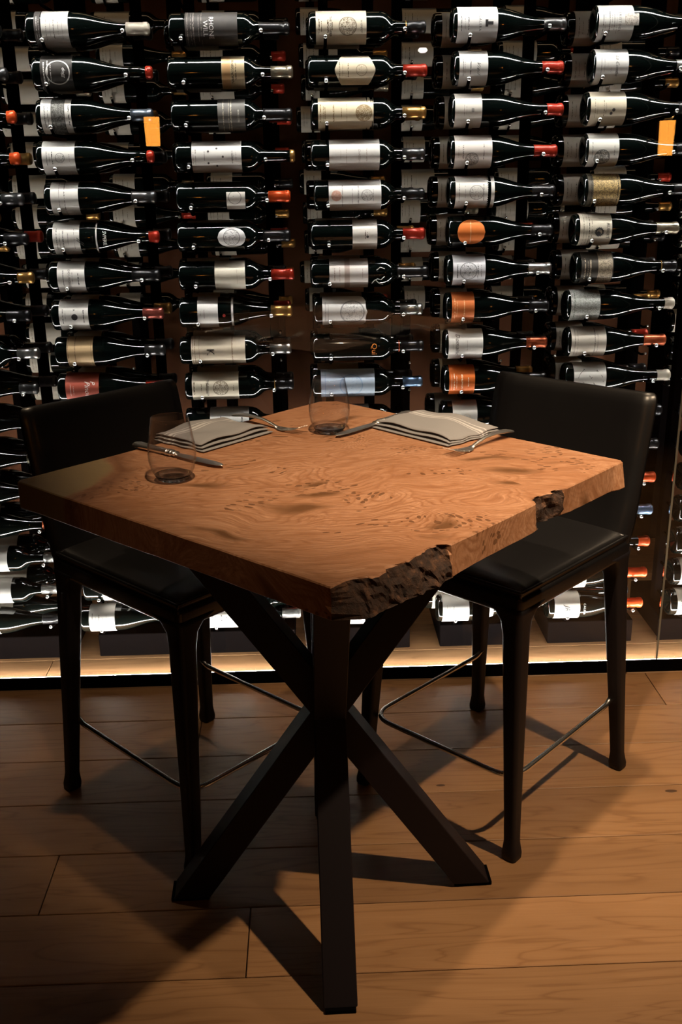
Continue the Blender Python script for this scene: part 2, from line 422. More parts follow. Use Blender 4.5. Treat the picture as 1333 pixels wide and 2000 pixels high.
led('led_strip_offscreen', 3.45, 2.776, 0.06, 0.012, LED_R, 'warm strip light on the cellar ceiling before the terracotta wall')

# ---------------------------------------------------------------- table
NX, RX, FX, LX = Vector((0.044, 1.207)), Vector((0.585, 1.785)), Vector((0.045, 2.362)), Vector((-0.533, 1.750))
TC = Vector((0.024, 1.766)); TZ = 0.921; TH = 0.05
def interp(pts, s):
    if s <= pts[0][0]: return pts[0][1]
    for (a, u), (b, v) in zip(pts, pts[1:]):
        if s <= b: return u + (v - u) * (s - a) / (b - a)
    return pts[-1][1]
def table():
    t = tag(empty('dining_table', (TC.x, TC.y, 0)), 'square live-edge wooden table with crossed black steel legs', 'table')
    corners = [LX, NX, RX, FX]
    L1, L2 = (NX - LX).length, (RX - NX).length
    top, bot, bark = [], [], []
    def edge(a, b, n, fin, c0=0.0, c1=0.0):
        d = (b - a); L = d.length; d.normalize(); nrm = Vector((d.y, -d.x))
        for k in range(n):
            s = c0 + (L - c0 - c1) * k / (n - 1)
            it, ib, bk = fin(s, L)
            top.append(a + d*s + nrm*it); bot.append(a + d*s + nrm*ib); bark.append(bk)
    nz = lambda x, sc, am: am * noise.noise(Vector((x*sc, 3.1, 7.7)))
    def f_LN(s, L):
        e = L - s
        it = nz(s, 12, 0.0012); ib = it + nz(s, 6, 0.002)
        return it, ib, (1.0 if e < 0.034 else 0.0)
    ins = [(0, -0.030), (0.015, -0.033), (0.034, -0.035), (0.05, -0.020), (0.076, -0.007), (0.092, -0.008), (0.098, -0.019), (0.12, -0.010), (0.14, -0.008), (0.17, -0.012), (0.198, -0.017), (0.215, -0.012), (0.229, 0.002), (0.30, 0.003), (0.47, 0.002), (0.480, -0.004), (0.484, -0.017), (0.50, -0.016), (0.53, -0.013), (0.565, -0.008), (0.578, 0.0), (0.8, 0.0)]
    inb = [(0, -0.006), (0.03, 0.002), (0.10, 0.007), (0.18, 0.013), (0.235, 0.008), (0.30, 0.004), (0.46, 0.004), (0.488, 0.001), (0.497, -0.016), (0.54, -0.014), (0.575, -0.006), (0.6, -0.002), (0.75, 0.0), (0.77, 0.008), (0.8, 0.010)]
    def f_NR(s, L):
        bk = 1.0 if (s < 0.226 or 0.481 < s < 0.572) else 0.0
        return interp(ins, s) + nz(s, 60, 0.0025 if bk else 0.0008), interp(inb, s) + nz(s, 40, 0.003 if bk else 0.001), bk
    def f_RF(s, L):
        it = nz(s, 10, 0.0015); ib = it
        return it, ib, 0.0
    def f_FL(s, L):
        it = nz(s, 10, 0.0015)
        return it, it, 0.0
    edge(LX, NX, 70, f_LN, .006, .03); edge(NX, RX, 150, f_NR, .034, .006); edge(RX, FX, 60, f_RF, .006, .03); edge(FX, LX, 60, f_FL, .03, .006)
    n = len(top)
    cen = Vector((sum(p.x for p in top)/n, sum(p.y for p in top)/n))
    lv = [0.0, 0.04, 0.16, 0.30, 0.45, 0.60, 0.75, 0.90, 0.97, 1.0]
    vs, fs, bks = [], [], []
    for j, f in enumerate(lv):
        for i in range(n):
            p = top[i].lerp(bot[i], f if not bark[i] else min(1, f*1.0))
            o = (p - cen).normalized()
            if j in (0, len(lv)-1): p = p - o * 0.0018
            if bark[i] and 0 < j < len(lv)-1:
                q = Vector((p.x, p.y, f*TH))
                p = p + o * (0.010*noise.noise(q*42) + 0.006*noise.noise(q*110) + 0.004*math.sin(f*math.pi))
            vs.append((p.x - TC.x, p.y - TC.y, TZ - TH*f))
    for j in range(len(lv)-1):
        for i in range(n):
            i2 = (i+1) % n
            fs.append((j*n+i, (j+1)*n+i, (j+1)*n+i2, j*n+i2))
            bks.append((1 if i < 140 else 2) if (bark[i] and bark[i2] and j > 0) else 0)
    for j in (0, len(lv)-1):
        bm = bmesh.new(); rv = [bm.verts.new(vs[j*n+i]) for i in range(n)]; bm.verts.index_update()
        es = [bm.edges.new((rv[i], rv[(i+1) % n])) for i in range(n)]
        bmesh.ops.triangle_fill(bm, edges=es, use_beauty=True, use_dissolve=False)
        for f in bm.faces:
            fs.append(tuple(j*n + v.index for v in f.verts)); bks.append(0)
        bm.free()
    # tabletop and bark are two parts: split the faces
    def sub(name, flag, mat):
        keep = [f for f, b_ in zip(fs, bks) if b_ == flag]
        ids = sorted({i for f in keep for i in f}); mp = {a: b_ for b_, a in enumerate(ids)}
        me = pydata(name, [vs[i] for i in ids], [tuple(mp[i] for i in f) for f in keep])
        bm = bmesh.new(); bm.from_mesh(me)
        bmesh.ops.recalc_face_normals(bm, faces=bm.faces) if not flag else None
        bmesh.ops.triangulate(bm, faces=[f for f in bm.faces if len(f.verts) > 4]); bm.to_mesh(me); bm.free()
        return obj(name, me, mat, t)
    sub('tabletop', 0, SLAB)
    tag(sub('bark_edge', 1, BARK), 'dark rough bark along the live edge')
    tag(sub('bark_notch', 2, BARK), 'dark bark-filled notch in the table edge')
    # spider base: four square beams crossing in the middle
    zt = TZ - TH
    ft = {'near': Vector((0.0287, 1.462)), 'left': Vector((-0.272, 1.759)), 'right': Vector((0.318, 1.774)), 'back': Vector((0.02, 2.03))}
    opp = {'near': 'back', 'back': 'near', 'left': 'right', 'right': 'left'}
    h = 0.031
    for k, a in ft.items():
        a = a - TC; c = ft[opp[k]] - TC
        d = Vector((c.x - a.x, c.y - a.y, zt)).normalized()
        s = Vector((d.y, -d.x, 0)).normalized()
        rings = []
        hv = Vector((d.x, d.y, 0)).normalized() * (h / d.z)
        for z, m in ((0.008, a), (zt - 0.008, c)):
            m3 = Vector((m.x, m.y, z))
            rings.append([m3 + s*h + hv, m3 - s*h + hv, m3 - s*h - hv, m3 + s*h - hv])
        bm = bmesh.new(); rs = [[bm.verts.new(v) for v in r] for r in rings]
        for i in range(4): bm.faces.new((rs[0][i], rs[0][(i+1) % 4], rs[1][(i+1) % 4], rs[1][i]))
        bm.faces.new(rs[0]); bm.faces.new(rs[1])
        bmesh.ops.bevel(bm, geom=bm.edges[:], offset=0.0015, segments=1, affect='EDGES')
        leg = obj('leg', from_bm(bm, 'leg'), STEEL_BLACK, t)
        ang = math.atan2(d.y, d.x)
        g = obj('foot_glide', box('foot_glide', -0.043, 0.036, -0.028, 0.028, 0.0, 0.009, 0.001, 1), RACK_BLACK, leg, (a.x, a.y, 0), ang)
    pl = Matrix.Rotation(R(46.8), 4, 'Z')
    o = obj('mounting_plate', box('mounting_plate', -0.28, 0.28, -0.28, 0.28, zt - 0.008, zt + 0.0005), STEEL_BLACK, t); o.rotation_euler = (0, 0, R(46.8))
    return t
table()

# ---------------------------------------------------------------- counter stools
def make_chair():
    t = empty('counter_stool')
    W, D = 0.2165, 0.2375
    def leg(sx, rear):
        fx, fy = sx*W, (D if rear else -D)
        tx, ty = sx*(W-0.030), ((D-0.040) if rear else -(D-0.022))
        rings = []
        for z, s in ((0.0, 0.0150), (0.004, 0.0178), (0.016, 0.0185), (0.030, 0.0165), (0.045, 0.0148), (0.12, 0.0158), (0.30, 0.0192), (0.45, 0.0222), (0.53, 0.0235), (0.560, 0.0265), (0.580, 0.035), (0.592, 0.050)):
            f = min(z/0.56, 1)
            ex = max(0, s - 0.0245)
            rings.append(rrect(fx + (tx-fx)*f - sx*ex*0.9, fy + (ty-fy)*f + (-ex*0.9 if rear else ex*0.9), z, s, s, min(s*0.5, 0.012)))
        obj('leg', loft('leg', rings), LEATHER_LEG, t)
    for sx in (-1, 1):
        leg(sx, False); leg(sx, True)
    wn(obj('seat_frame', box('seat_frame', -0.212, 0.212, -0.240, 0.222, 0.575, 0.622, 0.012, 3), LEATHER, t))
    # cushion: pillowed slab
    nx, ny = 18, 18; vs, fs = [], []
    def pil(u, v): return ((1-abs(u)**6)*(1-abs(v)**6))
    for j in range(ny+1):
        for i in range(nx+1):
            u, v = 2*i/nx-1, 2*j/ny-1
            u2, v2 = math.sin(u*math.pi/2)**1 * 1.0, math.sin(v*math.pi/2)
            vs.append((u2*0.206, -0.012 + v2*0.222, 0.632 + 0.016*pil(u2, v2)**0.5 - 0.004*(1-v2*v2)*(1-u2*u2)))
    nb = len(vs)
    for j in range(ny):
        for i in range(nx):
            a = j*(nx+1)+i; fs.append((a, a+1, a+nx+2, a+nx+1))
    rim = [i for i in range(nx+1)] + [j*(nx+1)+nx for j in range(1, ny+1)] + [ny*(nx+1)+i for i in range(nx-1, -1, -1)] + [j*(nx+1) for j in range(ny-1, 0, -1)]
    for i in rim: vs.append((vs[i][0]*1.008, vs[i][1], 0.616))
    for k in range(len(rim)):
        k2 = (k+1) % len(rim); fs.append((rim[k], nb+k, nb+k2, rim[k2]))
    fs.append(tuple(nb+k for k in range(len(rim))))
    bm = bmesh.new(); bv = [bm.verts.new(v) for v in vs]
    for f in fs: bm.faces.new([bv[i] for i in f])
    cu = obj('seat_cushion', from_bm(bm, 'seat_cushion', True), LEATHER, t)
    pp = [Vector((vs[i][0]*1.012, vs[i][1]*1.006, 0.631)) for i in rim]; pp.append(pp[0])
    obj('piping', tube('piping', pp, 0.0035, 6, caps=False), LEATHER, cu)
    # backrest: leather shell, upright, leaning and slightly hollow
    rows = []
    prof = [(0.585, 0.196, 0.024, 0.205), (0.62, 0.208, 0.026, 0.212), (0.66, 0.216, 0.025, 0.216), (0.72, 0.228, 0.022, 0.217), (0.78, 0.241, 0.019, 0.217), (0.84, 0.254, 0.0185, 0.217), (0.90, 0.268, 0.0185, 0.217), (0.922, 0.2735, 0.0185, 0.2165), (0.933, 0.2760, 0.0172, 0.2155), (0.941, 0.2778, 0.0142, 0.2135), (0.947, 0.279, 0.0095, 0.210), (0.950, 0.2795, 0.003, 0.205)]
    for z, y, th, hw in prof:
        ring = []
        K = 14
        for k in range(K+1):
            u = -1 + 2*k/K; e = (1-abs(u)**8)
            ring.append(Vector((u*hw, y - th*(0.25+0.75*e**0.5) + 0.016*(1-u*u)*(1 if z > 0.62 else 0.3), z + (0.004*u*u if z > 0.9 else 0))))
        for k in range(K, -1, -1):
            u = -1 + 2*k/K; e = (1-abs(u)**8)
            ring.append(Vector((u*hw, y + th*(0.25+0.75*e**0.5) + 0.010*(1-u*u), z + (0.004*u*u if z > 0.9 else 0))))
        rows.append(ring)
    bk = obj('backrest', loft('backrest', rows), LEATHER, t)
    ln = [Vector((-0.206 + 0.412*k/12, 0.190 + 0.012*(1-(2*k/12-1)**2), 0.634)) for k in range(13)]
    obj('seam', tube('seam', ln, 0.0035, 6), LEATHER, bk)
    # chrome footrest: U-shaped bar round the two front legs
    def lp(sx, rear, z, off):
        f = z/0.56; fx, fy = sx*W, (D if rear else -D)
        return Vector((fx + (sx*(W-0.030)-fx)*f, fy + (((D-0.040) if rear else -(D-0.022))-fy)*f, z)) + Vector(off)
    z = 0.188
    pts = [lp(-1, True, z+0.012, (0.012, -0.006, 0)), lp(-1, True, z, (0.012, -0.030, 0)), lp(-1, False, z, (0.004, 0.004, 0)), lp(1, False, z, (-0.004, 0.004, 0)), lp(1, True, z, (-0.012, -0.030, 0)), lp(1, True, z+0.012, (-0.012, -0.006, 0))]
    bar = tube('footrest', fillet(pts, 0.06, 8), 0.0062, 12)
    obj('footrest', bar, CHROME, t)
    return t
def copy_tree(o, parent=None):
    c = o.copy(); COL.objects.link(c)
    if parent: c.parent = parent
    for ch in list(o.children):
        copy_tree(ch, c)
    return c
stool = make_chair(); stool2 = copy_tree(stool)
stool.location = (0.436, 2.154, 0); stool.rotation_euler = (0, 0, R(-45))
stool2.location = (-0.291, 2.142, 0); stool2.rotation_euler = (0, 0, R(45))
tag(stool, 'black leather counter stool beside the bark-notched edge of the table', 'stool', 'leather counter stools')
tag(stool2, 'black leather counter stool behind the pale sapwood corner of the table', 'stool', 'leather counter stools')

# ---------------------------------------------------------------- table setting
def tumbler(x, y, label):
    t = tag(empty('stemless_glass', (x, y, TZ)), label, 'glass', 'stemless glasses')
    prof = [(0.0115, 0.0330), (0.014, 0.0348), (0.024, 0.0395), (0.038, 0.0425), (0.050, 0.0430), (0.066, 0.0418), (0.085, 0.0388), (0.105, 0.0352), (0.1145, 0.0336), (0.1155, 0.0331),
            (0.1145, 0.0325), (0.105, 0.0341), (0.085, 0.0377), (0.066, 0.0406), (0.050, 0.0417), (0.038, 0.0410), (0.024, 0.0378), (0.014, 0.0330), (0.0115, 0.0315), (0.0115, 0.0330)]
    obj('bowl', lathe('bowl', prof, 56, 'Z'), TUMBLER, t)
    base = [(0.0, 0.0), (0.0, 0.0215), (0.0010, 0.0255), (0.004, 0.0285), (0.0085, 0.0315), (0.0113, 0.0331), (0.0113, 0.0300), (0.0095, 0.022), (0.0085, 0.012), (0.0080, 0.0)]
    obj('base', lathe('base', base, 56, 'Z'), GLASS_BASE, t)
    return t
tumbler(-0.247, 1.733, 'clear stemless glass beside the taupe napkin whose knife points to the table edge')
tumbler(0.041, 2.046, 'clear stemless glass at the far table corner, next to the knife tip')
def napkin(x, y, rz, label, hl=0.108, hw=0.082):
    t = tag(empty('napkin', (x, y, TZ), rz), label, 'napkin', 'folded napkins')
    # local +x long axis; folded edge along the -y side, three layers
    zz = [(0.0006, 0.0062, 0.0), (0.0066, 0.0122, 0.002), (0.0126, 0.0190, 0.004)]
    for i, (z0, z1, sh) in enumerate(zz):
        nx, ny = 26, 14; vs, fs = [], []
        def pt(u, v, top):
            x_ = u*(hl - 0.002*i); y_ = v*(hw - 0.003*i) + sh
            e = min(1, (1-abs(u))*14) ** 0.5 * min(1, (1-abs(v))*9) ** 0.5
            m = (z0+z1)/2; hgt = (z1-z0)/2
            wv = 0.0012*i*math.sin(u*5+v*2) + 0.0010*math.sin(v*7+u*3)*(1 if i else 0.2)
            droop = -0.006*i/2*max(0, u-0.2)**2 + 0.004*i/2*(1-u*u)
            return (x_ + 0.002*math.sin(v*9)*(abs(u) > 0.97), y_, max(0.0003, m + (hgt if top else -hgt)*max(e, 0.25) + (wv + droop if i else (wv if top else 0))))
        for top in (1, 0):
            for a in range(ny+1):
                for b_ in range(nx+1): vs.append(pt(2*b_/nx-1, 2*a/ny-1, top))
        n = (nx+1)*(ny+1)
        for a in range(ny):
            for b_ in range(nx):
                q = a*(nx+1)+b_
                fs.append((q, q+1, q+nx+2, q+nx+1)); fs.append((n+q, n+q+nx+1, n+q+nx+2, n+q+1))
        rim = [k for k in range(nx+1)] + [a*(nx+1)+nx for a in range(1, ny+1)] + [ny*(nx+1)+k for k in range(nx-1, -1, -1)] + [a*(nx+1) for a in range(ny-1, 0, -1)]
        for k in range(len(rim)):
            k2 = (k+1) % len(rim); fs.append((rim[k], n+rim[k], n+rim[k2], rim[k2]))
        bm = bmesh.new(); bv = [bm.verts.new(v) for v in vs]
        for f in fs: bm.faces.new([bv[j] for j in f])
        obj('fold', from_bm(bm, 'fold', True), NAPKIN, t)
    return t
napkin(0.262, 2.035, R(-50), 'taupe napkin with pale stripes near the bark-notched edge, fork beside it', 0.108, 0.078)
napkin(-0.199, 2.027, R(48), 'taupe napkin with pale stripes behind the glass, fork tines reaching past it', 0.098, 0.075)
def ell(c, hx, hz, dirx, n=10):
    """ring of an ellipse across the direction dirx (in xz plane)"""
    s = Vector((0, 1, 0)); u = Vector((-dirx.z, 0, dirx.x))
    return [c + s*hx*math.cos(2*math.pi*k/n) + u*hz*math.sin(2*math.pi*k/n) for k in range(n)]
def sweep(name, spec, n=10):
    """spec: (x, z, half width, half thickness)"""
    rings = []
    for i, (x, z, hw, ht) in enumerate(spec):
        a = spec[max(0, i-1)]; b_ = spec[min(len(spec)-1, i+1)]
        d = Vector((b_[0]-a[0], 0, b_[1]-a[1])).normalized()
        rings.append(ell(Vector((x, 0, z)), hw, ht, d, n))
    return loft(name, rings)
def knife(x, y, z, rz, label, pitch=0.0):
    t = tag(empty('table_knife', (x, y, z), rz), label, 'knife', 'table knives'); t.rotation_euler = (0, pitch, rz); t.scale = (1.05, 1.2, 1.2)
    h = obj('handle', sweep('handle', [(0.0, 0.0055, 0.002, 0.0015), (0.002, 0.0055, 0.0085, 0.004), (0.010, 0.0055, 0.0105, 0.0052), (0.03, 0.0055, 0.0095, 0.0050), (0.07, 0.0055, 0.0075, 0.0048), (0.098, 0.0055, 0.0068, 0.0046), (0.104, 0.0055, 0.0085, 0.0054), (0.110, 0.0055, 0.0062, 0.0042), (0.118, 0.0055, 0.0072, 0.0040)], 14), SILVERWARE, t)
    for k in range(3):
        obj('ridge', sweep('ridge', [(0.092+0.006*k, 0.0055, 0.0072, 0.0050), (0.094+0.006*k, 0.0055, 0.0080, 0.0056), (0.096+0.006*k, 0.0055, 0.0072, 0.0050)], 12), SILVERWARE, h)
    spec = [(0.114, 0.0, 0.004, 0.0022), (0.13, 0.0, 0.0075, 0.0016), (0.15, 0.0, 0.0090, 0.0011), (0.19, 0.0, 0.0098, 0.0009), (0.215, 0.0, 0.0092, 0.0008), (0.230, 0.0, 0.0066, 0.0007), (0.238, 0.0, 0.0028, 0.0006), (0.240, 0.0, 0.0008, 0.0005)]
    obj('blade', sweep('blade', [(a, 0.0052, c, d) for a, b_, c, d in spec], 12), SILVERWARE, t)
    return t
def fork(x, y, z, rz, label, pitch=0.0):
    t = tag(empty('table_fork', (x, y, z), rz), label, 'fork', 'table forks'); t.rotation_euler = (0, pitch, rz); t.scale = (1.03, 1.2, 1.2)
    obj('handle', sweep('handle', [(0.0, 0.0085, 0.002, 0.001), (0.003, 0.0090, 0.0085, 0.0022), (0.012, 0.0105, 0.0112, 0.0026), (0.03, 0.0125, 0.0095, 0.0024), (0.06, 0.0135, 0.0062, 0.0022), (0.09, 0.0120, 0.0042, 0.0022), (0.112, 0.0075, 0.0036, 0.0023), (0.125, 0.0040, 0.0038, 0.0023), (0.132, 0.0030, 0.0055, 0.0020)], 12), SILVERWARE, t)
    obj('fork_head', sweep('fork_head', [(0.130, 0.0031, 0.005, 0.0018), (0.138, 0.0022, 0.0095, 0.0014), (0.148, 0.0020, 0.0118, 0.0012), (0.160, 0.0026, 0.0118, 0.0011)], 14), SILVERWARE, t)
    for k in range(4):
        yy = (k-1.5)*0.0066
        o = obj('tine', sweep('tine', [(0.156, 0.0023, 0.0020, 0.0010), (0.175, 0.0048, 0.0019, 0.0009), (0.192, 0.0090, 0.0017, 0.0008), (0.205, 0.0140, 0.0008, 0.0006)], 8), SILVERWARE, t)
        o.location = (0, yy, 0)
    return t
knife(0.2245, 2.179, TZ + 0.0002, R(226.8), 'polished knife lying between the far glass and a napkin')
knife(-0.352, 1.963, TZ + 0.0002, R(-41.5), 'polished knife lying behind the glass near the pale table corner')
fork(0.412, 1.984, TZ + 0.0002, R(224.0), 'polished fork on the bare wood beside the napkin near the bark notch')
fork(-0.168, 2.178, TZ + 0.0002, R(-43), 'polished fork between a napkin and the far glass, tines turned up')

# ---------------------------------------------------------------- wine racks
Z0, DZ, AX = 1.7563, 0.1016, 2.815
ROWS = 17
def peg_z(r): return Z0 - r*DZ
BASE_X = {0: -1.042, 1: -0.69, 2: -0.345, 3: 0.017, 4: 0.383, 5: 0.727, 6: 1.088}
def peg_mesh(name, z_rest, rest_y, tip_z, yback, rod=0.0042):
    """bent rod: runs forward under the bottle, then turns up before it; local origin at the tip plane"""
    pts = fillet([(0, yback, z_rest), (0, rest_y, z_rest), (0, -0.004, tip_z)], 0.012, 5)
    me = tube(name, pts, rod, 8)
    vs = [v.co.copy() for v in me.vertices]; n0 = len(vs)
    # ball tip
    bm = bmesh.new(); bm.from_mesh(me)
    bmesh.ops.create_uvsphere(bm, u_segments=10, v_segments=6, radius=0.0056, matrix=Matrix.Translation((0, -0.004, tip_z + 0.0005)))
    bm.verts.ensure_lookup_table(); bm.faces.ensure_lookup_table()
    for f in bm.faces:
        f.smooth = True
        if min(v.index for v in f.verts) >= n0: f.material_index = 1
    bm.to_mesh(me); bm.free()
    me.materials.append(RACK_BLACK); me.materials.append(CHROME)
    return me
PEG_BODY = peg_mesh('peg', -0.0185, 0.022, 0.0, 0.235)
PEG_NECK = {'b': peg_mesh('peg', 0.0052, 0.040, 0.016, 0.235), 'g': peg_mesh('peg', 0.0078, 0.040, 0.019, 0.235)}
PEG_FAR = peg_mesh('peg', -0.0185, 0.022, 0.0, 0.12)
PEG_FARN = {'b': peg_mesh('peg', 0.0052, 0.040, 0.016, 0.12), 'g': peg_mesh('peg', 0.0078, 0.040, 0.019, 0.12)}
def shape_at(c, r):
    if c == 0: return 'b' if r in (8, 14, 15) else 'g'
    return 'b' if c in (2, 3) and (c, r) != (2, 7) else 'g'
RACK_DESC = {0: 'black peg rack holding the bottles with bordeaux shoulders lowest, left of the red-label rack', 1: 'black peg rack that holds the red-labelled bottle', 2: 'black peg rack that holds the bottle with the oval label',
             3: 'black peg rack that holds the six-sided label and the blue label', 4: 'black peg rack that holds the orange-labelled bottles', 5: 'black peg rack beside the joint of the glass panes', 6: 'black peg rack beyond the joint of the glass panes'}
for c, bx in BASE_X.items():
    t = tag(empty('wine_rack', (bx, 2.777, 0)), RACK_DESC[c], 'wine rack', 'floor-to-ceiling peg racks')
    obj('pedestal', box('pedestal', 0.012, 0.282, 0.088, 0.40, 0.0, 0.075, 0.002, 1), RACK_BLACK, t)
    for px in (0.046, 0.247):
        obj('post', box('post', px-0.013, px+0.013, 0.225, 0.265, 0.07, 2.79, 0.002, 1), RACK_BLACK, t)
    for r in range(-1, ROWS):
        if c == 6 and r < 8: continue
        for px, me in ((0.046, PEG_BODY), (0.247, PEG_NECK[shape_at(c, r)])):
            p = bpy.data.objects.new('peg', me); COL.objects.link(p); p.parent = t; p.location = (px, 0, peg_z(r))

def prof_b(L):
    k = L/0.30
    p = [(0.012, 0.0), (0.010, 0.012), (0.003, 0.026), (0.0, 0.031), (0.0015, 0.0355), (0.005, 0.0378), (0.010, 0.0385), (0.10, 0.0385), (0.178, 0.0385), (0.188, 0.0378), (0.197, 0.0350), (0.205, 0.0300), (0.212, 0.0240), (0.219, 0.0185), (0.226, 0.0158), (0.235, 0.0148), (0.27, 0.0142), (0.286, 0.0142), (0.2865, 0.0154), (0.296, 0.0154), (0.298, 0.0146), (0.300, 0.0120), (0.3005, 0.0)]
    return [(a*k, r) for a, r in p]
def prof_g(L):
    k = L/0.296
    p = [(0.014, 0.0), (0.011, 0.012), (0.003, 0.028), (0.0, 0.034), (0.0015, 0.0385), (0.005, 0.0408), (0.010, 0.0415), (0.07, 0.0415), (0.112, 0.0412), (0.128, 0.0400), (0.144, 0.0372), (0.160, 0.0328), (0.176, 0.0278), (0.192, 0.0230), (0.208, 0.0190), (0.222, 0.0165), (0.236, 0.0152), (0.26, 0.0146), (0.282, 0.0144), (0.2825, 0.0156), (0.292, 0.0156), (0.294, 0.0148), (0.296, 0.0120), (0.2965, 0.0)]
    return [(a*k, r) for a, r in p]
def rad_at(prof, t):
    pr = prof[6:]
    if t <= pr[0][0]: return pr[0][1]
    for (a, u), (b_, v) in zip(pr, pr[1:]):
        if t <= b_: return u + (v-u)*(t-a)/max(b_-a, 1e-6)
    return pr[-1][1]
_body = {}
def body_mesh(s, L, seg=44):
    key = (s, round(L, 3), seg)
    if key not in _body:
        _body[key] = lathe('glass_body', prof_b(L) if s == 'b' else prof_g(L), seg)
        _body[key].materials.append(BOTTLE)
    return _body[key]
def capsule_mesh(prof, t0, L, mat, seg=28):
    p = [(t, r + 0.0006) for t, r in prof if t > t0 + 0.001 and r > 0.0119]
    p = [(t0, rad_at(prof, t0) + 0.0001), (t0, rad_at(prof, t0) + 0.0006)] + p + [(L + 0.0011, 0.0115), (L + 0.0013, 0.0)]
    me = lathe('capsule', p, seg); me.materials.append(mat); return me
def wrap(prof, t, a, h):
    r = rad_at(prof, t) + h
    return (t, -r*math.cos(a), -r*math.sin(a))        # a grows downward from the side that faces the room
def label_mesh(prof, t0, t1, half, mat, h=0.0005, nt=2, na=28, tilt=0.0, back=True):
    """half(f): half angle of the label at fraction f of its height; uv in metres"""
    vs, fs, uv = [], [], []
    for i in range(nt+1):
        f = i/nt; t = t0 + (t1-t0)*f; ha = half(f)
        for j in range(na+1):
            a = tilt + ha*(2*j/na-1)
            vs.append(wrap(prof, t, a, h)); uv.append((t-t0, a*rad_at(prof, t)))
    for i in range(nt):
        for j in range(na):
            q = i*(na+1)+j; fs.append((q, q+na+1, q+na+2, q+1))
    me = pydata('paper_label', vs, fs, True)
    ul = me.uv_layers.new(name='print')
    for p in me.polygons:
        for li in p.loop_indices: ul.data[li].uv = uv[me.loops[li].vertex_index]
    me.materials.append(mat)
    return me
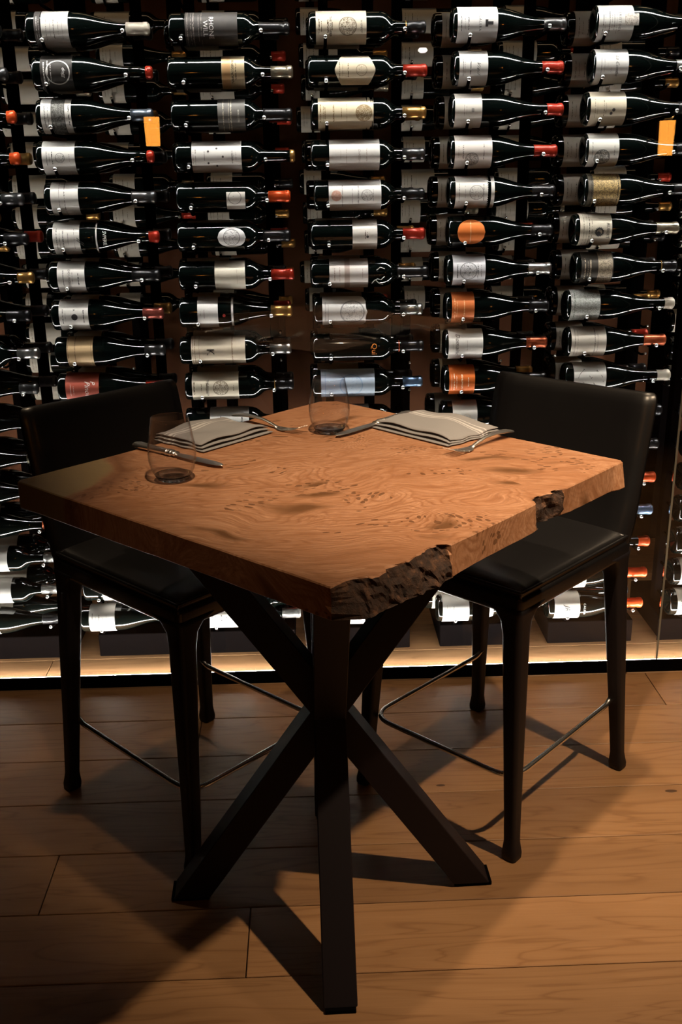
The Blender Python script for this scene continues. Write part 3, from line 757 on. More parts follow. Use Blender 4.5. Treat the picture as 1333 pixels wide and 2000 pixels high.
# shared print pattern: lines of lettering, an engraved emblem and a colour band
def print_group():
    g = bpy.data.node_groups.new('label_print', 'ShaderNodeTree')
    I = g.interface
    def inp(n, t, d):
        s = I.new_socket(n, in_out='INPUT', socket_type=t); s.default_value = d
    inp('Base', 'NodeSocketColor', (0.7, 0.66, 0.58, 1)); inp('Ink', 'NodeSocketColor', (0.03, 0.02, 0.02, 1)); inp('Seed', 'NodeSocketFloat', 0.0)
    for k in range(6): inp('L%d' % k, 'NodeSocketFloat', -1.0)
    inp('LW', 'NodeSocketFloat', 0.0012); inp('LL', 'NodeSocketFloat', 0.02)
    inp('EU', 'NodeSocketFloat', -1.0); inp('EV', 'NodeSocketFloat', 0.0); inp('ER', 'NodeSocketFloat', 0.01); inp('EF', 'NodeSocketFloat', 0.5)
    inp('B0', 'NodeSocketFloat', -1.0); inp('B1', 'NodeSocketFloat', -1.0); inp('Band', 'NodeSocketColor', (0.1, 0.1, 0.1, 1)); inp('Noise', 'NodeSocketFloat', 0.0)
    I.new_socket('Color', in_out='OUTPUT', socket_type='NodeSocketColor')
    gi = N(g, 'NodeGroupInput'); go = N(g, 'NodeGroupOutput'); S = gi.outputs
    uvn = N(g, 'ShaderNodeUVMap'); uvn.uv_map = 'print'
    sp = N(g, 'ShaderNodeSeparateXYZ'); g.links.new(uvn.outputs[0], sp.inputs[0]); u, v = sp.outputs[0], sp.outputs[1]
    msk = None
    for k in range(6):
        co = N(g, 'ShaderNodeCombineXYZ'); g.links.new(mth(g, 'MULTIPLY', v, 420.0), co.inputs[0])
        g.links.new(mth(g, 'MULTIPLY_ADD', S['Seed'], 13.7, k*5.3), co.inputs[1]); g.links.new(mth(g, 'MULTIPLY', u, 500.0), co.inputs[2])
        f, _ = ntex(g, co.outputs[0], 1.0, 1, 0.5)
        ln = mth(g, 'LESS_THAN', mth(g, 'ABSOLUTE', mth(g, 'SUBTRACT', u, S['L%d' % k])), mth(g, 'MULTIPLY', S['LW'], (1.0, 0.6, 1.4, 0.7, 0.5, 0.9)[k]))
        le = mth(g, 'LESS_THAN', mth(g, 'ABSOLUTE', v), mth(g, 'MULTIPLY', S['LL'], (1.0, 0.7, 0.85, 0.5, 0.9, 0.6)[k]))
        m = mth(g, 'MULTIPLY', mth(g, 'MULTIPLY', ln, le), mth(g, 'GREATER_THAN', f, 0.47))
        msk = m if msk is None else mth(g, 'MAXIMUM', msk, m)
    du = mth(g, 'SUBTRACT', u, S['EU']); dv = mth(g, 'SUBTRACT', v, S['EV'])
    d = mth(g, 'DIVIDE', mth(g, 'SQRT', mth(g, 'ADD', mth(g, 'MULTIPLY', du, du), mth(g, 'MULTIPLY', dv, dv))), S['ER'])
    ins = mth(g, 'LESS_THAN', d, 1.0)
    co = N(g, 'ShaderNodeCombineXYZ'); g.links.new(mth(g, 'MULTIPLY', u, 260.0), co.inputs[0]); g.links.new(mth(g, 'MULTIPLY', v, 260.0), co.inputs[1]); g.links.new(S['Seed'], co.inputs[2])
    ef, _ = ntex(g, co.outputs[0], 1.0, 4, 0.65, 1.5)
    eng = mth(g, 'MULTIPLY', ins, mth(g, 'GREATER_THAN', mth(g, 'ADD', ef, mth(g, 'SUBTRACT', S['EF'], 0.5)), 0.5))
    ring = mth(g, 'LESS_THAN', mth(g, 'ABSOLUTE', mth(g, 'SUBTRACT', d, 0.97)), 0.05)
    msk = mth(g, 'MAXIMUM', msk, mth(g, 'MAXIMUM', mth(g, 'MULTIPLY', eng, 0.85), mth(g, 'MULTIPLY', ring, 0.7)))
    c0 = mix(g, mth(g, 'MULTIPLY', S['Noise'], mth(g, 'GREATER_THAN', ef, 0.5)), S['Base'], S['Ink'])
    bnd = mth(g, 'MULTIPLY', mth(g, 'GREATER_THAN', u, S['B0']), mth(g, 'LESS_THAN', u, S['B1']))
    c0 = mix(g, bnd, c0, S['Band'])
    fa, _ = ntex(g, co.outputs[0], 0.25, 2, 0.5)
    c0 = mix(g, mth(g, 'MULTIPLY', fa, 0.14), c0, (0.25, 0.2, 0.14))
    g.links.new(mix(g, msk, c0, S['Ink']), go.inputs[0])
    return g
PRINT = print_group()
_lm = {}
def label_mat(**kw):
    key = repr(sorted(kw.items()))
    if key in _lm: return _lm[key]
    m, nt, b = new_mat('printed_label'); gn = N(nt, 'ShaderNodeGroup'); gn.node_tree = PRINT
    for k, v in kw.items():
        if k in ('rough', 'metal'): continue
        gn.inputs[k].default_value = (*v, 1) if isinstance(v, tuple) else v
    nt.links.new(gn.outputs[0], b.inputs['Base Color']); b.inputs['Roughness'].default_value = kw.get('rough', 0.55)
    b.inputs['Metallic'].default_value = kw.get('metal', 0.0); b.inputs['Specular IOR Level'].default_value = 0.3
    _lm[key] = m; return m
_inkm = {}
def ink(c):
    if c not in _inkm: _inkm[c] = pbr('printing_ink', c, 0.5)
    return _inkm[c]
def text_part(parent, prof, txt, t, size, col, a0=0.0, h=0.0009, name='lettering', shear=0.0, space=1.0):
    cu = bpy.data.curves.new('t', 'FONT'); cu.body = txt; cu.size = size; cu.align_x = 'CENTER'; cu.resolution_u = 2; cu.shear = shear; cu.space_character = space
    o = bpy.data.objects.new('t', cu); COL.objects.link(o)
    me0 = o.to_mesh(); vs = [v.co.copy() for v in me0.vertices]; fs = [tuple(p.vertices) for p in me0.polygons]
    o.to_mesh_clear(); bpy.data.objects.remove(o); bpy.data.curves.remove(cu)
    if not vs: return
    out = [wrap(prof, t + v.y, a0 + v.x/rad_at(prof, t), h) for v in vs]
    return obj(name, pydata(name, out, fs), ink(col), parent)
def disc_part(parent, prof, t, a0, rt, col, name='emblem', spikes=0, h=0.0009, ring=None):
    n = 48; vs, fs = [], []
    rr = rad_at(prof, t)
    def p(r, k):
        x = 2*math.pi*k/n
        return wrap(prof, t + r*math.cos(x), a0 + r*math.sin(x)/rr, h)
    out = [p(rt*(1.0 if not spikes or k % 3 else 1.28), k) for k in range(n)]
    if ring:
        inn = [p(rt*ring, k) for k in range(n)]
        vs = out + inn; fs = [(k, (k+1) % n, n+(k+1) % n, n+k) for k in range(n)]
    else:
        mid = [p(rt*0.5, k) for k in range(n)]
        vs = out + mid + [wrap(prof, t, a0, h)]
        fs = [(k, (k+1) % n, n+(k+1) % n, n+k) for k in range(n)] + [(n+k, n+(k+1) % n, 2*n) for k in range(n)]
    return obj(name, pydata(name, vs, fs), ink(col), parent)
FULL = lambda f: R(112)
def bottle(x, row, s, L, t0, t1, tc, cap, lab, label, group, half=FULL, nt=2, ay=AX, roll=0.0, extra=None, seg=44, zrow=None, tilt=0.0):
    prof = prof_b(L) if s == 'b' else prof_g(L)
    r = 0.0385 if s == 'b' else 0.0415
    z = (peg_z(row) if zrow is None else zrow) - 0.0140 + r
    t = tag(empty('wine_bottle', (x, ay, z)), label, 'bottle', group)
    t.rotation_euler = (roll, 0, 0)
    bd = bpy.data.objects.new('glass_body', body_mesh(s, L, seg)); COL.objects.link(bd); bd.parent = t
    lo = None
    if lab is not None:
        lo = obj('paper_label', label_mesh(prof, t0, t1, half, lab, nt=nt, tilt=tilt), None, t)
    if tc is not None:
        obj('capsule', capsule_mesh(prof, tc, L, CAPS[cap]), None, t)
    if extra: extra(t, lo or t, prof, t0, t1)
    return t
W_ = (0.66, 0.64, 0.60); CR = (0.64, 0.57, 0.44); GR = (0.50, 0.50, 0.48); TAN = (0.55, 0.38, 0.20); OR = (0.80, 0.17, 0.02); BK = (0.02, 0.018, 0.018)
def txt(s_, f, size, col=BK, a0=0.0, shear=0.0, space=1.0, name='lettering'):
    return lambda t, lo, prof, t0, t1: text_part(lo, prof, s_, t0 + (t1-t0)*f - size*0.35, size, col, a0, shear=shear, space=space, name=name)
def multi(*fs):
    def go(*a):
        for f in fs: f(*a)
    return go
def ring(tt, col, wd=0.0025):
    def go(t, lo, prof, t0, t1):
        p = [(tt, rad_at(prof, tt)+0.0003), (tt, rad_at(prof, tt)+0.0010), (tt+wd, rad_at(prof, tt+wd)+0.0010), (tt+wd, rad_at(prof, tt+wd)+0.0003)]
        obj('neck_ring', lathe('neck_ring', p, 28), CAPS[col], t)
    return go
oval = lambda f: 0.72*math.sqrt(max(0.0001, 1-(2*f-1)**2))
circ = lambda f: 0.86*math.sqrt(max(0.0001, 1-(2*f-1)**2))
hexa = lambda f: 0.10 + 0.95*min(1, f/0.16, (1-f)/0.16)
bull = lambda f: R(100)*math.sqrt(max(0.0001, 1-max(0, (f-0.70)/0.30)**2))
octa = lambda f: R(80) + R(22)*min(1, f/0.12, (1-f)/0.12)
FRONT = {}
def B(col, row, s, x, L, t0, t1, tc, cap, desc, mat, **kw):
    FRONT[(col, row)] = desc
    return bottle(x, row, s, L, t0, t1, tc, cap, label_mat(**mat) if mat else None, desc, 'bottles in the front tier of the peg racks', **kw)
def lines(*f, w=0.0011, l=0.021):
    d = {'L%d' % i: v for i, v in enumerate(f)}; d['LW'] = w; d['LL'] = l; return d
def D(base, ink_=BK, seed=0.0, **kw):
    d = dict(Base=base, Ink=ink_, Seed=seed); d.update(kw); return d
# rack 1
B(1,0,'g',-0.685,.303,.041,.108,.246,'cream','sloping bottle with dark strip beside a grey-white label and cream capsule', D(W_,(.18,.17,.15),1,**lines(.012,.022,.031,.042,.052,w=.0008,l=.03)),
  extra=lambda t, lo, p, a, b: (obj('label_strip', label_mesh(p, .024, .039, FULL, label_mat(**D((.05,.045,.045),(.5,.48,.45),9,**lines(.006,.011,w=.0007,l=.03)))), None, t)))

B(1,1,'g',-0.681,.299,.024,.104,.283,'red','sloping bottle with black label, thin white arc and tiny red capsule tip', D((.012,.011,.012),(.75,.73,.7),2,**lines(.018,.026,.009,w=.0012,l=.03), EU=.044, EV=0.0, ER=.030, EF=-1.0), extra=txt('dogg', .74, .012, (.75,.73,.7), shear=.3))
B(1,2,'g',-0.682,.294,.015,.092,.238,'steel','sloping bottle with dark picture between two white label bands and steel-blue capsule', D(W_,(.06,.06,.055),3,**lines(.010,.018,.071,w=.0012,l=.03), B0=.026, B1=.061, Band=(.05,.052,.048)),
  extra=lambda t, lo, p, a, b: obj('lettering', label_mesh(p, a+.028, a+.059, lambda f: R(75), label_mat(**D((.05,.052,.048),(.45,.45,.42),3.5, Noise=.35)), h=.0008), None, lo))
B(1,3,'g',-0.692,.299,.017,.101,.282,'red','sloping bottle with white label, looping black swirl and small red capsule', D(W_,BK,4,**lines(.012,.019,.026,.070,w=.0009,l=.018), EU=.046, EV=0.0, ER=.012, EF=.45))
B(1,4,'g',-0.683,.288,.019,.091,.225,'pewter','sloping bottle with grey-white label crossed by two thin black lines and pewter capsule', D(W_,(.05,.04,.035),5,**lines(.036,.022,w=.0010,l=.09)))
B(1,5,'g',-0.688,.294,.019,.135,.268,'red','sloping bottle with very tall white label, script and white shoulder lettering', D(W_,BK,6,**lines(.010,.018,.027,.040,.056,w=.0010,l=.03)),
  extra=multi(txt('ll', .62, .026, shear=.9), txt('SVNS', .90, .006), lambda t, lo, p, a, b: text_part(t, p, 'SVPERIE', .150, .0125, (.75,.74,.7), space=.9)))
B(1,6,'g',-0.693,.294,.025,.098,.22,'black','sloping bottle with white label of widely spaced capitals and black capsule', D(W_,BK,7,**lines(.016,.040,.056,w=.0010,l=.022)), extra=txt('DOUROUS', .44, .0085, space=1.25))
B(1,7,'g',-0.697,.300,.023,.102,.245,'rose','sloping bottle with white label bearing one black dot and rose capsule', D(W_,BK,8,**lines(.010,.017,.066,w=.0010,l=.02)), extra=multi(lambda t, lo, p, a, b: disc_part(lo, p, a+.042, .04, .0085, (.03,.025,.025)), txt('A', .52, .009, a0=-.42)))
B(1,8,'g',-0.698,.298,.035,.106,.243,'pewter','sloping bottle with golden tan label and pewter capsule', D((.58,.40,.21),(.16,.10,.05),9,**lines(.003,.066,.022,w=.0009,l=.09)))
B(1,9,'g',-0.701,.299,.024,.116,.242,'red','sloping bottle with red label and white script', D((.42,.075,.045),(.8,.72,.66),10,**lines(.014,.022,w=.0009,l=.016)), extra=multi(txt('Pinot', .66, .020, (.82,.75,.70), a0=-.1, shear=.35), txt('P', .82, .018, (.82,.75,.70), a0=-.5, shear=.3)))
B(1,15,'g',-0.690,.290,.058,.140,.230,'silver','sloping bottle with blank white label second lowest, behind the sapwood corner stool', D(W_,BK,11,**lines(.02,w=.001)))
B(1,16,'g',-0.708,.292,.028,.105,.23,'silver','sloping bottle with streaked white label and silver capsule, lowest, behind the sapwood corner stool', D(W_,(.2,.18,.16),12,**lines(.010,.020,.030,.040,.052,w=.0012,l=.03)))
# rack 2
B(2,0,'b',-0.330,.302,.042,.173,.225,'black','straight-shouldered bottle with long dark grey label, white capitals and black capsule', D((.045,.042,.042),(.35,.31,.27),13,**lines(.006,.015,.021,.034,.041,w=.0010,l=.07)),
  extra=multi(txt('RHONE', .505, .0165, (.72,.70,.66), space=.95), txt('WILL', .395, .0165, (.72,.70,.66), a0=.06)))
B(2,1,'b',-0.340,.318,.138,.196,.262,'champagne','straight-shouldered bottle with gold and silver collar label near its shoulder and champagne capsule', D((.42,.33,.20),(.10,.08,.05),14,**lines(.028,.036,w=.0030,l=.03), B0=.002, B1=.022, Band=(.46,.27,.12), metal=.3, rough=.4))
B(2,2,'b',-0.338,.311,.121,.191,.237,'black','straight-shouldered bottle with charcoal label crossed by pale double rules', D((.11,.105,.098),(.52,.45,.34),15,**lines(.014,.028,.034,w=.0011,l=.09)), extra=txt('BON COTE', .76, .006, (.6,.56,.5), a0=.1))
B(2,3,'b',-0.334,.311,.044,.173,.299,'gold','straight-shouldered bottle with long white label dotted by small stars and thin gold capsule tip', D(W_,(.12,.09,.08),16,**lines(.010,.033,.105,.115,.004,w=.0010,l=.02)), extra=multi(lambda t, lo, p, a, b: [disc_part(lo, p, a+u, v, .0026, (.04,.03,.03), 'star', 1) for u, v in ((.043,-.35),(.043,.40),(.081,0.0),(.065,-.55),(.065,.6))], txt('LOUI', .82, .008)))
B(2,4,'b',-0.338,.300,.133,.182,.242,'orange','straight-shouldered bottle with small white patch label and bright orange capsule', D((.60,.57,.52),BK,17, EU=.022, EV=0.0, ER=.017, EF=.35), half=lambda f: .62, tilt=.25)
B(2,5,'b',-0.342,.301,.108,.183,.228,'black','straight-shouldered bottle with white oval label and black capsule', D((.70,.69,.68),(.08,.07,.07),18, EU=.0375, EV=0.0, ER=.022, EF=.45), half=oval, nt=20)
B(2,6,'b',-0.345,.311,.098,.180,.249,'red','straight-shouldered bottle with plain cream label near its shoulder and red capsule', D((.66,.61,.50),(.35,.27,.2),19,**lines(.06,w=.0006,l=.02)))
B(2,7,'g',-0.350,.308,.051,.148,.250,'gold','white-labelled bottle with one small red dot, rounded shoulder and gold capsule', D((.72,.70,.67),(.15,.1,.09),20,**lines(.018,.008,w=.0008,l=.012)), extra=lambda t, lo, p, a, b: disc_part(lo, p, a+.072, .12, .0042, (.5,.04,.03)))
B(2,8,'b',-0.356,.308,.033,.182,.249,'silver','straight-shouldered bottle with tall cream label bearing a large black K', D((.68,.58,.44),(.25,.15,.08),21,**lines(.010,.022,.113,.004,w=.0011,l=.09)), extra=txt('K', .36, .030))
B(2,9,'b',-0.348,.304,.021,.151,.255,'black','bottle with round-emblem cream label and gold-ringed black capsule, directly under the K label', D(CR,(.10,.065,.035),22,**lines(.006,.026,.041,.116,w=.0018,l=.018), EU=.080, EV=0.0, ER=.0215, EF=.5), extra=multi(ring(.250,'gold'), txt('THE PIONEER', .34, .008)))
B(2,10,'b',-0.352,.302,.070,.180,.250,'silver','straight-shouldered bottle with white label just above the far table corner', D(W_,BK,23,**lines(.03,.05,.09,w=.0015,l=.02)))
# rack 3
B(3,0,'b',.021,.299,.019,.146,.252,'black','bottle with round-emblem cream label and gold-ringed black capsule, directly above the six-sided label', D(CR,(.10,.065,.035),22,**lines(.008,.014,.030,.041,.116,w=.0015,l=.018), EU=.080, EV=0.0, ER=.0225, EF=.5), extra=multi(ring(.247,'gold'), txt('THE PIONEER', .29, .008), txt('HOBO', .90, .007, space=1.5)))
B(3,1,'b',.017,.307,.069,.172,.245,'red','straight-shouldered bottle with six-sided cream label and red capsule', D((.62,.53,.38),(.13,.09,.05),24,**lines(.012,.020,.034,w=.0010,l=.02), EU=.068, EV=0.0, ER=.014, EF=.4), half=hexa, nt=24)
B(3,2,'b',.023,.300,.018,.161,.238,'gold','straight-shouldered bottle with ornate cream and gold label and gold capsule', D((.68,.58,.40),(.20,.12,.04),25,**lines(.006,.014,.040,.060,.074,.018,w=.0013,l=.025), EU=.118, EV=0.0, ER=.021, EF=.55), half=lambda f: FULL(f) if f < .9 else R(112)*(1-.5*abs(math.sin(f*60))), nt=30)
B(3,3,'b',.020,.301,.048,.180,.241,'pewter','straight-shouldered bottle with plain white label and faint central lettering', D((.70,.67,.63),(.40,.34,.29),26,**lines(.045,.077,.098,.03,w=.0010,l=.02)), extra=txt('CHATEAU', .60, .0075, (.25,.2,.17), a0=.1))
B(3,4,'b',.026,.295,.039,.178,.233,'black','straight-shouldered bottle with white label showing a red seal and a grey crest', D((.70,.68,.65),(.22,.20,.19),27,**lines(.036,.062,.078,.118,w=.0012,l=.03), EU=.101, EV=0.0, ER=.015, EF=.45), extra=lambda t, lo, p, a, b: obj('seal', label_mesh(p, a+.006, a+.034, lambda f: .36*math.sqrt(max(.0001,1-(2*f-1)**2)), label_mat(**D((.62,.40,.32),(.45,.16,.10),5, Noise=.5)), h=.0008, nt=12), None, lo))
B(3,5,'b',.015,.309,.112,.178,.249,'red','straight-shouldered bottle with half-length white label by its shoulder and glossy red capsule', D((.68,.64,.58),(.16,.12,.1),28,**lines(.034,.039,w=.0014,l=.012)), extra=lambda t, lo, p, a, b: disc_part(lo, p, a+.040, .1, .0034, (.06,.05,.05)))
B(3,6,'b',.013,.321,.050,.155,.236,'black','straight-shouldered bottle with white label and white brush curls on its shoulder', D((.68,.63,.59),(.24,.16,.12),29,**lines(.028,.090,.014,w=.0010,l=.02), B0=.041, B1=.055, Band=(.42,.33,.28)),
  extra=lambda t, lo, p, a, b: [obj('brush_stroke', tube('brush_stroke', [wrap(p, tt, aa, .0008) for tt, aa in pts], .0011, 6), ink((.75,.74,.72)), t) for pts in ([(.165,.75),(.172,.45),(.180,.35),(.190,.42),(.199,.2)],[(.176,.45),(.186,.75),(.196,.85)],[(.178,-.25),(.188,-.45),(.200,-.35)])])
B(3,7,'b',.019,.301,.023,.146,.239,'silver','straight-shouldered bottle with arched silvery engraved label and silver capsule', D((.60,.59,.57),(.12,.12,.12),30,**lines(.008,.016,w=.0009,l=.03), EU=.082, EV=0.0, ER=.033, EF=.44), half=bull, nt=26)
B(3,8,'b',.014,.310,.039,.05,.246,'black','straight-shouldered black bottle without paper label, orange letters near the shoulder', None, extra=multi(ring(.240,'orange'), lambda t, lo, p, a, b: text_part(t, p, 'Qui', .163, .021, (.72,.22,.03), a0=.02)))
B(3,9,'b',.010,.312,.024,.175,.256,'blue','straight-shouldered bottle with pale blue label and blue capsule', D((.46,.55,.66),(.20,.32,.50),31,**lines(.012,w=.0009,l=.05), EU=.085, EV=0.0, ER=.032, EF=.40))
# rack 4
B(4,0,'g',.385,.295,.012,.114,.237,'pewter','sloping bottle with clipped-corner white label, black cross-shaped mark and pewter capsule', D((.68,.67,.65),BK,32,**lines(.010,.019,.028,w=.0008,l=.018)), half=octa, nt=20,
  extra=multi(txt('CALERA', .56, .0085, space=1.25), lambda t, lo, p, a, b: [obj('emblem', label_mesh(p, a+u0, a+u1, lambda f: h_, ink(BK), h=.0009), None, lo) for u0, u1, h_ in ((.070,.077,.20),(.077,.090,.09))]))
B(4,1,'g',.390,.289,.014,.087,.233,'red','sloping bottle with silver-white label, slanted black script and red capsule', D((.64,.62,.59),BK,33,**lines(.010,.014,.029,w=.0008,l=.022)), extra=txt('Vieil', .68, .0135, shear=.7, space=1.2))
B(4,2,'g',.387,.297,.008,.078,.254,'red','sloping bottle with white label and small black coat of arms, short red capsule', D((.66,.62,.56),(.2,.16,.13),34,**lines(.024,.030,w=.0007,l=.014)), extra=txt('88', .66, .010))
B(4,3,'g',.385,.288,.012,.110,.226,'red','sloping bottle with white label, grey engraved picture and long red capsule', D((.66,.60,.55),(.12,.10,.09),35,**lines(.076,.010,.022,w=.0012,l=.02), EU=.045, EV=.02, ER=.018, EF=.5))
B(4,4,'g',.385,.288,.016,.120,.225,'black','sloping bottle with white label, grey landscape engraving and black capsule', D((.68,.65,.60),(.16,.14,.13),36,**lines(.010,.026,.075,w=.0009,l=.025), EU=.056, EV=0.0, ER=.019, EF=.42))
B(4,5,'g',.385,.287,.023,.098,.229,'black','sloping bottle with round orange label', D((.82,.20,.03),(.9,.6,.35),37,**lines(.036,w=.0012,l=.03)), half=circ, nt=22)
B(4,6,'g',.382,.292,.017,.105,.228,'silver','sloping bottle with white label of black mountain drawing and bright silver capsule', D((.66,.66,.68),(.05,.05,.05),38,**lines(.068,.077,.012,w=.0013,l=.022), EU=.042, EV=0.0, ER=.0235, EF=.44))
B(4,7,'g',.382,.290,.016,.078,.235,'black','sloping bottle with short orange label two rows under the round orange one', D((.62,.15,.03),(.85,.55,.3),39,**lines(.008,.014,.034,w=.0009,l=.03), B0=-1.0, B1=-.5))
B(4,8,'g',.381,.292,.010,.106,.233,'copper','sloping bottle with white label, running script near its base and copper capsule', D((.70,.67,.62),(.30,.25,.21),40,**lines(.052,.012,w=.0008,l=.015)), extra=txt('Domaine', .27, .017, (.10,.08,.07), a0=-.1, shear=.35))
B(4,9,'g',.380,.295,.015,.087,.239,'black','sloping bottle with bright orange label of three white text lines', D((.80,.16,.015),(.95,.75,.55),41,**lines(.014,.021,.036,.054,.007,w=.0016,l=.026)))
B(4,10,'g',.376,.299,.031,.101,.239,'black','sloping bottle with white label and pale tan mark just below the text-lined orange label', D((.68,.63,.56),(.55,.38,.2),42,**lines(.020,w=.0006,l=.01), EU=.040, EV=.0, ER=.010, EF=.3))
B(4,15,'g',.374,.295,.013,.089,.258,'orange','sloping bottle with white label, second lowest, behind the stool by the bark notch', D(W_,BK,43,**lines(.02,.03,w=.001)))
B(4,16,'g',.375,.297,.015,.096,.26,'orange','sloping bottle with white label and white collar on its shoulder, lowest row', D((.66,.65,.62),(.2,.18,.16),44,**lines(.014,.022,.034,.046,w=.0011,l=.024)),
  extra=lambda t, lo, p, a, b: obj('shoulder_label', label_mesh(p, .130, .172, lambda f: R(100), label_mat(**D((.66,.66,.66),(.3,.3,.3),4.4)), nt=8), None, t))
# rack 5
B(5,0,'g',.749,.301,.006,.096,.243,'black','sloping bottle with broad white label and engraved crest overlapping its upper edge', D((.62,.61,.57),BK,45,**lines(.012,.017,.028,.034,.046,.040,w=.0007,l=.032)),
  extra=multi(txt('ERISTOEL', .60, .0085, space=1.35), lambda t, lo, p, a, b: obj('crest', label_mesh(p, a+.066, a+.102, lambda f: .34*min(1, .75+f*2, 1.6-f*.6), label_mat(**D((.60,.56,.50),(.12,.09,.07),46, Noise=.6)), h=.0009, nt=6, tilt=-.12), None, lo)))
B(5,1,'g',.749,.285,.006,.090,.224,'silver','sloping bottle with silver-white label, loose handwriting and silver capsule', D((.62,.61,.58),(.10,.09,.09),47,**lines(.014,.022,w=.0007,l=.026)), extra=multi(txt('La Combe', .66, .012, shear=.5), txt('///', .42, .016, (.35,.33,.31), shear=1.2)))
B(5,2,'g',.738,.305,.010,.103,.250,'black','sloping bottle with beige label and two tiny dark ink marks', D((.58,.51,.38),(.12,.10,.08),48,**lines(.012,.018,.035,w=.0007,l=.024)), extra=multi(txt('ombrage', .44, .006, (.15,.12,.1), space=1.3), lambda t, lo, p, a, b: [disc_part(lo, p, a+.060, .10, .004, (.05,.04,.04), 'ink_mark', 1), disc_part(lo, p, a+.054, .30, .0035, (.05,.04,.04), 'ink_mark', 1)]))
B(5,3,'g',.742,.305,.008,.088,.250,'black','sloping bottle with white label and black feathery engraving', D((.64,.62,.56),(.05,.05,.045),49,**lines(.010,.068,w=.0010,l=.02), EU=.036, EV=.02, ER=.021, EF=.52))
B(5,4,'g',.745,.300,.010,.096,.250,'black','sloping bottle with ornate gold and black label', D((.55,.38,.15),(.04,.03,.02),50,**lines(.010,.080,w=.0022,l=.07), Noise=.75, B0=.0, B1=.014, Band=(.10,.09,.07)))
B(5,5,'g',.726,.293,.014,.100,.231,'champagne','sloping bottle with cream label bearing a black spiky sun', D((.60,.55,.44),BK,51,**lines(.010,.018,.025,.032,w=.0007,l=.06)), extra=multi(txt('AUBERT', .88, .0115, a0=.05), lambda t, lo, p, a, b: (disc_part(lo, p, a+.052, .12, .011, (.03,.03,.03), 'sun', 1, ring=.68), disc_part(lo, p, a+.050, .22, .006, (.03,.03,.03), 'sun'))))
B(5,6,'g',.735,.288,.015,.103,.248,'black','sloping bottle with black label of pale brushed print and gold ring at the neck', D((.035,.03,.025),(.55,.45,.32),52,**lines(.010,.018,.025,w=.0014,l=.03), Noise=0.0, B0=.046, B1=.085, Band=(.42,.34,.24)), extra=multi(ring(.243,'gold'), lambda t, lo, p, a, b: obj('print', label_mesh(p, a+.048, a+.083, lambda f: R(95), label_mat(**D((.46,.38,.27),(.05,.04,.03),53, Noise=.7)), h=.0007), None, lo)))
B(5,7,'g',.717,.309,.011,.092,.281,'cream','sloping bottle with green-grey forest label and cream wax tip', D((.46,.47,.44),(.06,.08,.06),54,**lines(.010,w=.0010,l=.05), Noise=.55))
B(5,8,'g',.725,.286,.010,.108,.222,'copper','sloping bottle with cream label showing a dark barrel drawing and copper capsule', D((.62,.56,.47),(.08,.07,.06),55,**lines(.010,.018,.066,.074,w=.0008,l=.06), EU=.044, EV=.05, ER=.017, EF=.58))
B(5,9,'g',.725,.308,.023,.115,.270,'cream','sloping bottle with white label and black vine twig drawing', D((.64,.62,.57),(.05,.05,.045),56),
  extra=multi(txt('ARGYLE', .30, .008, a0=.5), lambda t, lo, p, a, b: [obj('twig', tube('twig', [wrap(p, a+tt, aa, .0004) for tt, aa in pts], .0008, 5), ink(BK), lo) for pts in ([(.022,-1.2),(.030,-.7),(.045,-.2),(.058,.3),(.062,.8)],[(.080,-1.2),(.066,-.6),(.050,-.1),(.036,.4),(.022,.9)],[(.030,-.7),(.018,-.4),(.012,-.1)],[(.066,-.6),(.080,-.2),(.084,.2)],[(.058,.3),(.072,.6)])]))
for r, cap, d in ((10,'black','sloping dark-capped bottle level with the stool back beside the pane joint'), (11,'black','sloping dark-capped bottle with white label a row above the orange and blue capsules'), (12,'orange','sloping bottle with white label and orange capsule right above the blue-capped bottle'), (13,'blue','sloping bottle with white label and slate blue capsule between orange ones'), (14,'orange','sloping bottle with white label and short orange capsule right below the blue-capped bottle'), (15,'orange','sloping bottle with white label and long orange capsule in the second lowest row')):
    B(5,r,'g',.716,.302,.020,.108,(.267 if r == 14 else .243),cap,d,D((.62,.59,.54),BK,57+r,**lines(.012,.022,.040,.055,w=.0010,l=.02)))
B(5,16,'g',.714,.299,.019,.097,.235,'orange','sloping bottle with white label, black script initials and orange capsule, lowest row', D((.62,.59,.53),BK,75), extra=multi(txt('JRe', .50, .022, shear=.3), lambda t, lo, p, a, b: text_part(t, p, 'CALERA', .108, .009, (.7,.68,.62), space=1.2)))
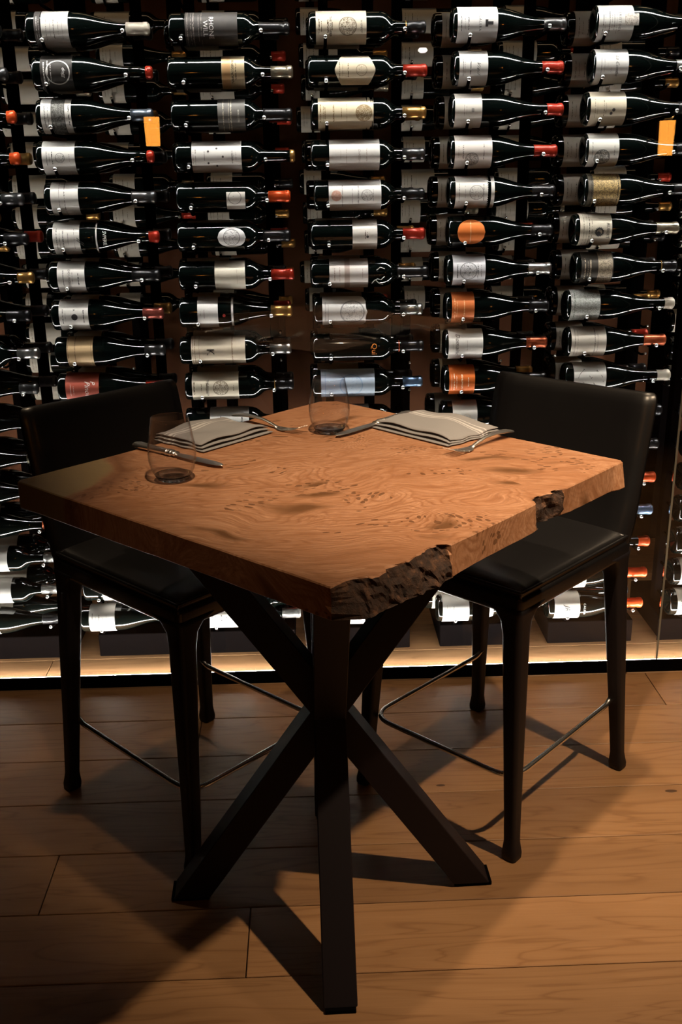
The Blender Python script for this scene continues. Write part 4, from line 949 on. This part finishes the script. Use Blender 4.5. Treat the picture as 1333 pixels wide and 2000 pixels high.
# rack 0: necks reaching into view
N0 = [(1,'pewter',-.751,-.044,'g','sloping bottle with pewter capsule beside the dark picture label'), (2,'orange',-.741,-.021,'g','sloping bottle with amber glass-like orange capsule tip, upper of two'), (3,'orange',-.742,-.024,'g','sloping bottle with amber glass-like orange capsule tip, lower of two'), (4,'pewter',-.745,-.055,'g','sloping bottle with pewter capsule beside the label crossed by two lines'),
      (5,'black',-.745,-.061,'g','sloping bottle with black capsule right above the gold-capped neck'), (6,'gold',-.741,-.041,'g','sloping bottle with bright gold capsule beside the label of spaced capitals'), (7,'black',-.761,-.063,'g','sloping bottle with dark capsule beside the black dot label'), (8,'silver',-.749,-.058,'b','straight-shouldered bottle with silver capsule beside the golden tan label'),
      (9,'pewter',-.763,-.050,'g','sloping bottle with dull capsule beside the red label'), (10,'champagne',-.772,-.042,'g','sloping bottle with champagne capsule level with the stool back top'), (11,'champagne',-.768,-.047,'g','sloping bottle with champagne capsule just above the sapwood corner'), (12,'black',-.768,-.052,'g','sloping bottle with black capsule level with the sapwood corner'),
      (13,'copper',-.756,-.037,'g','sloping bottle with copper capsule just below the sapwood corner'), (14,'silver',-.762,-.039,'b','straight-shouldered bottle with white label and silver capsule under the copper-capped one'), (15,'silver',-.763,-.056,'b','straight-shouldered bottle with silver capsule in the second lowest row'), (16,'black',-.762,-.065,'g','sloping bottle with black capsule in the lowest row beside the stool leg'), (0,'black',-.755,-.05,'g','sloping bottle with black capsule in the top row beside the dark-strip label')]
for r, cap, e, dc, s, d in N0:
    B(0,r,s,e-.299,.299,.02,.11 if s == 'g' else .16,.299+dc,cap,d,D(W_,BK,90+r,**lines(.02,.03,.05,.06,w=.001)))
for r, d in ((16,'lowest'),(15,'second lowest'),(14,'third lowest'),(13,'fourth lowest'),(12,'fifth lowest'),(11,'sixth lowest'),(10,'seventh lowest')):
    B(6,r,'g',1.090,.298,.022,.108,.24,'orange' if r % 2 else 'black','sloping white-labelled bottle beyond the pane joint, %s row' % d, D((.62,.59,.53),BK,110+r,**lines(.012,.022,.040,.055,w=.0010,l=.02)))
# rows hidden by the table and the stools, and the row above the picture
for c, bx in BASE_X.items():
    if c in (0, 6): continue
    s = 'b' if c in (2, 3) else 'g'
    done = {1: (0,1,2,3,4,5,6,7,8,9,15,16), 2: range(0, 11), 3: range(0, 10), 4: (0,1,2,3,4,5,6,7,8,9,10,15,16), 5: range(0, 17)}[c]
    for r in range(0, ROWS):
        if r in done: continue
        B(c, r, s, bx + random.uniform(-.004, .004), .299, .02, .10 if s == 'g' else .15, .243, random.choice(['black','red','silver','pewter','gold']), 'white-labelled dark bottle racked behind the table and stools', D((.64,.61,.56),BK,140 + r % 3,**lines(.012,.022,.040,.055,w=.0012,l=.02)))
# rear tier: a second bottle behind each one in front
REAR_L = [label_mat(**D((.55,.50,.41),(.10,.08,.06),210+k,**lines(.010,.020,.034,.050,w=.0009,l=.024))) for k in range(3)]
TAN_L = [label_mat(**D((.55,.50,.41),(.10,.08,.06),200+k,**lines(.010,.020,.034,.050,w=.0009,l=.024))) for k in range(3)]
KEYS = {}
for k, d in FRONT.items():
    wd = d.replace('straight-shouldered bottle', 'straight bottle').split()
    KEYS[k] = ' '.join(wd[:10]).rstrip(',').removesuffix(' and').removesuffix(' of').removesuffix(' bearing').removesuffix(' the')
def rear_label(c, r):
    k = KEYS.get((c, r))
    if k is None or list(KEYS.values()).count(k) > 1 or FRONT[(c, r)].startswith('white-labelled dark'):
        return 'dark bottle in the rear tier, hidden behind the front bottle of its row'
    return 'dark rear-tier bottle right behind the ' + k
for c, bx in BASE_X.items():
    if c == 6: continue
    for r in range(0, ROWS):
        if c in (1, 2, 3) and 10 <= r <= 14 or c == 4 and 11 <= r <= 14: continue
        rr = random.Random(c*100+r)
        s = shape_at(c, r)
        dx = {0: .012, 1: .010, 2: .0, 3: -.004, 4: -.030, 5: -.034}[c] + rr.uniform(-.010, .010)
        bottle(bx + dx, r, s, .298, .022, .100 if s == 'g' else .14, .25, rr.choice(['black', 'black', 'black', 'black', 'gold', 'red']), REAR_L[rr.randrange(3)], rear_label(c, r), 'bottles in the rear tier of the peg racks', ay=AX + 0.098, seg=24)
# far rack on the terracotta wall
FARY = 3.70
far_cols = [-1.3565 + 0.3365*k for k in range(9)]
for k, bx in enumerate(far_cols):
    t = tag(empty('wall_wine_rack', (bx, FARY - 0.038, 0)), 'black wall rack of bottles on the terracotta wall', 'wine rack', 'wall racks on the terracotta wall')
    for px in (0.046, 0.247):
        obj('post', box('post', px-0.014, px+0.014, 0.115, 0.317, 0.0, 2.79, 0.002, 1), RACK_BLACK, t)
    for r in range(14):
        z = 1.98 - r*DZ
        rr = random.Random(k*50+r)
        s = 'g' if rr.random() < .4 else 'b'
        for px, me in ((0.046, PEG_FAR), (0.247, PEG_FARN[s])):
            p = bpy.data.objects.new('peg', me); COL.objects.link(p); p.parent = t; p.location = (px, 0, z)
        if r > 10 and 2 <= k <= 7 or k == 0 and r > 10: continue
        xo, t1, cp = rr.uniform(-.012, .012), (.09 if s == 'g' else rr.choice([.09, .13])), rr.choice(['gold', 'gold', 'black', 'red', 'champagne'])
        bottle(bx + xo, 0, s, .298, .016, t1, .25, cp, TAN_L[rr.randrange(3)], '%s tan-labelled bottle with %s capsule on a rack at the terracotta wall' % ('sloping' if s == 'g' else 'straight-shouldered', cp), 'bottles on the far wall racks', ay=FARY, seg=20, zrow=z)

# ---------------------------------------------------------------- room lamps out of the picture
AMBER = pbr('amber_shade', (0.5, 0.2, 0.05), 0.5, emit=(1.0, 0.36, 0.05), es=22.0)
for x, z, h, d in ((-0.856, 1.648, 0.155, 'amber glass pendant lamp on the side of the sapwood corner'), (2.110, 1.573, 0.19, 'amber glass pendant lamp on the side of the pane joint')):
    t = tag(empty('pendant_lamp_offscreen', (x, -0.8, z)), d, 'lamp', 'amber pendant lamps')
    obj('shade', lathe('shade', [(-h/2, 0.0), (-h/2, 0.040), (h/2, 0.044), (h/2, 0.0)], 28, 'Z'), AMBER, t)
    obj('cap', lathe('cap', [(h/2, 0.0), (h/2, 0.03), (h/2+0.03, 0.012), (h/2+0.03, 0.0)], 20, 'Z'), RACK_BLACK, t)
    obj('cord', lathe('cord', [(h/2+0.03, 0.003), (2.8-z, 0.003)], 8, 'Z'), RACK_BLACK, t)
WHITE = pbr('opal_shade', (0.8, 0.8, 0.8), 0.5, emit=(1.0, 0.95, 0.88), es=26.0)
t = tag(empty('pendant_lamp_offscreen', (0.93, -3.0, 2.27)), 'small white opal pendant lamp at the back of the room', 'lamp')
obj('shade', lathe('shade', [(-0.018, 0.0), (-0.016, 0.022), (0.0, 0.038), (0.016, 0.028), (0.02, 0.0)], 28, 'Z'), WHITE, t)
obj('cord', lathe('cord', [(0.02, 0.003), (0.53, 0.003)], 8, 'Z'), RACK_BLACK, t)
for n, loc, aim, p, a, b in LAMPS:
    t = tag(empty('recessed_downlight_offscreen', (loc[0], loc[1], 2.70)), {'table_downlight_offscreen': 'round recessed ceiling downlight above the table', 'aisle_downlight_offscreen': 'round recessed ceiling downlight above the bare floor before the pane joint', 'glass_front_downlight_offscreen': 'round recessed ceiling downlight near the glass above the stool by the bark notch', 'stool_downlight_offscreen': 'round recessed ceiling downlight near the glass above the sapwood corner stool'}[n], 'light', 'ceiling downlights')
    obj('trim_ring', lathe('trim_ring', [(0.0, 0.075), (0.10, 0.075), (0.10, 0.065), (0.0, 0.065), (0.0, 0.075)], 28, 'Z'), RACK_BLACK, t)
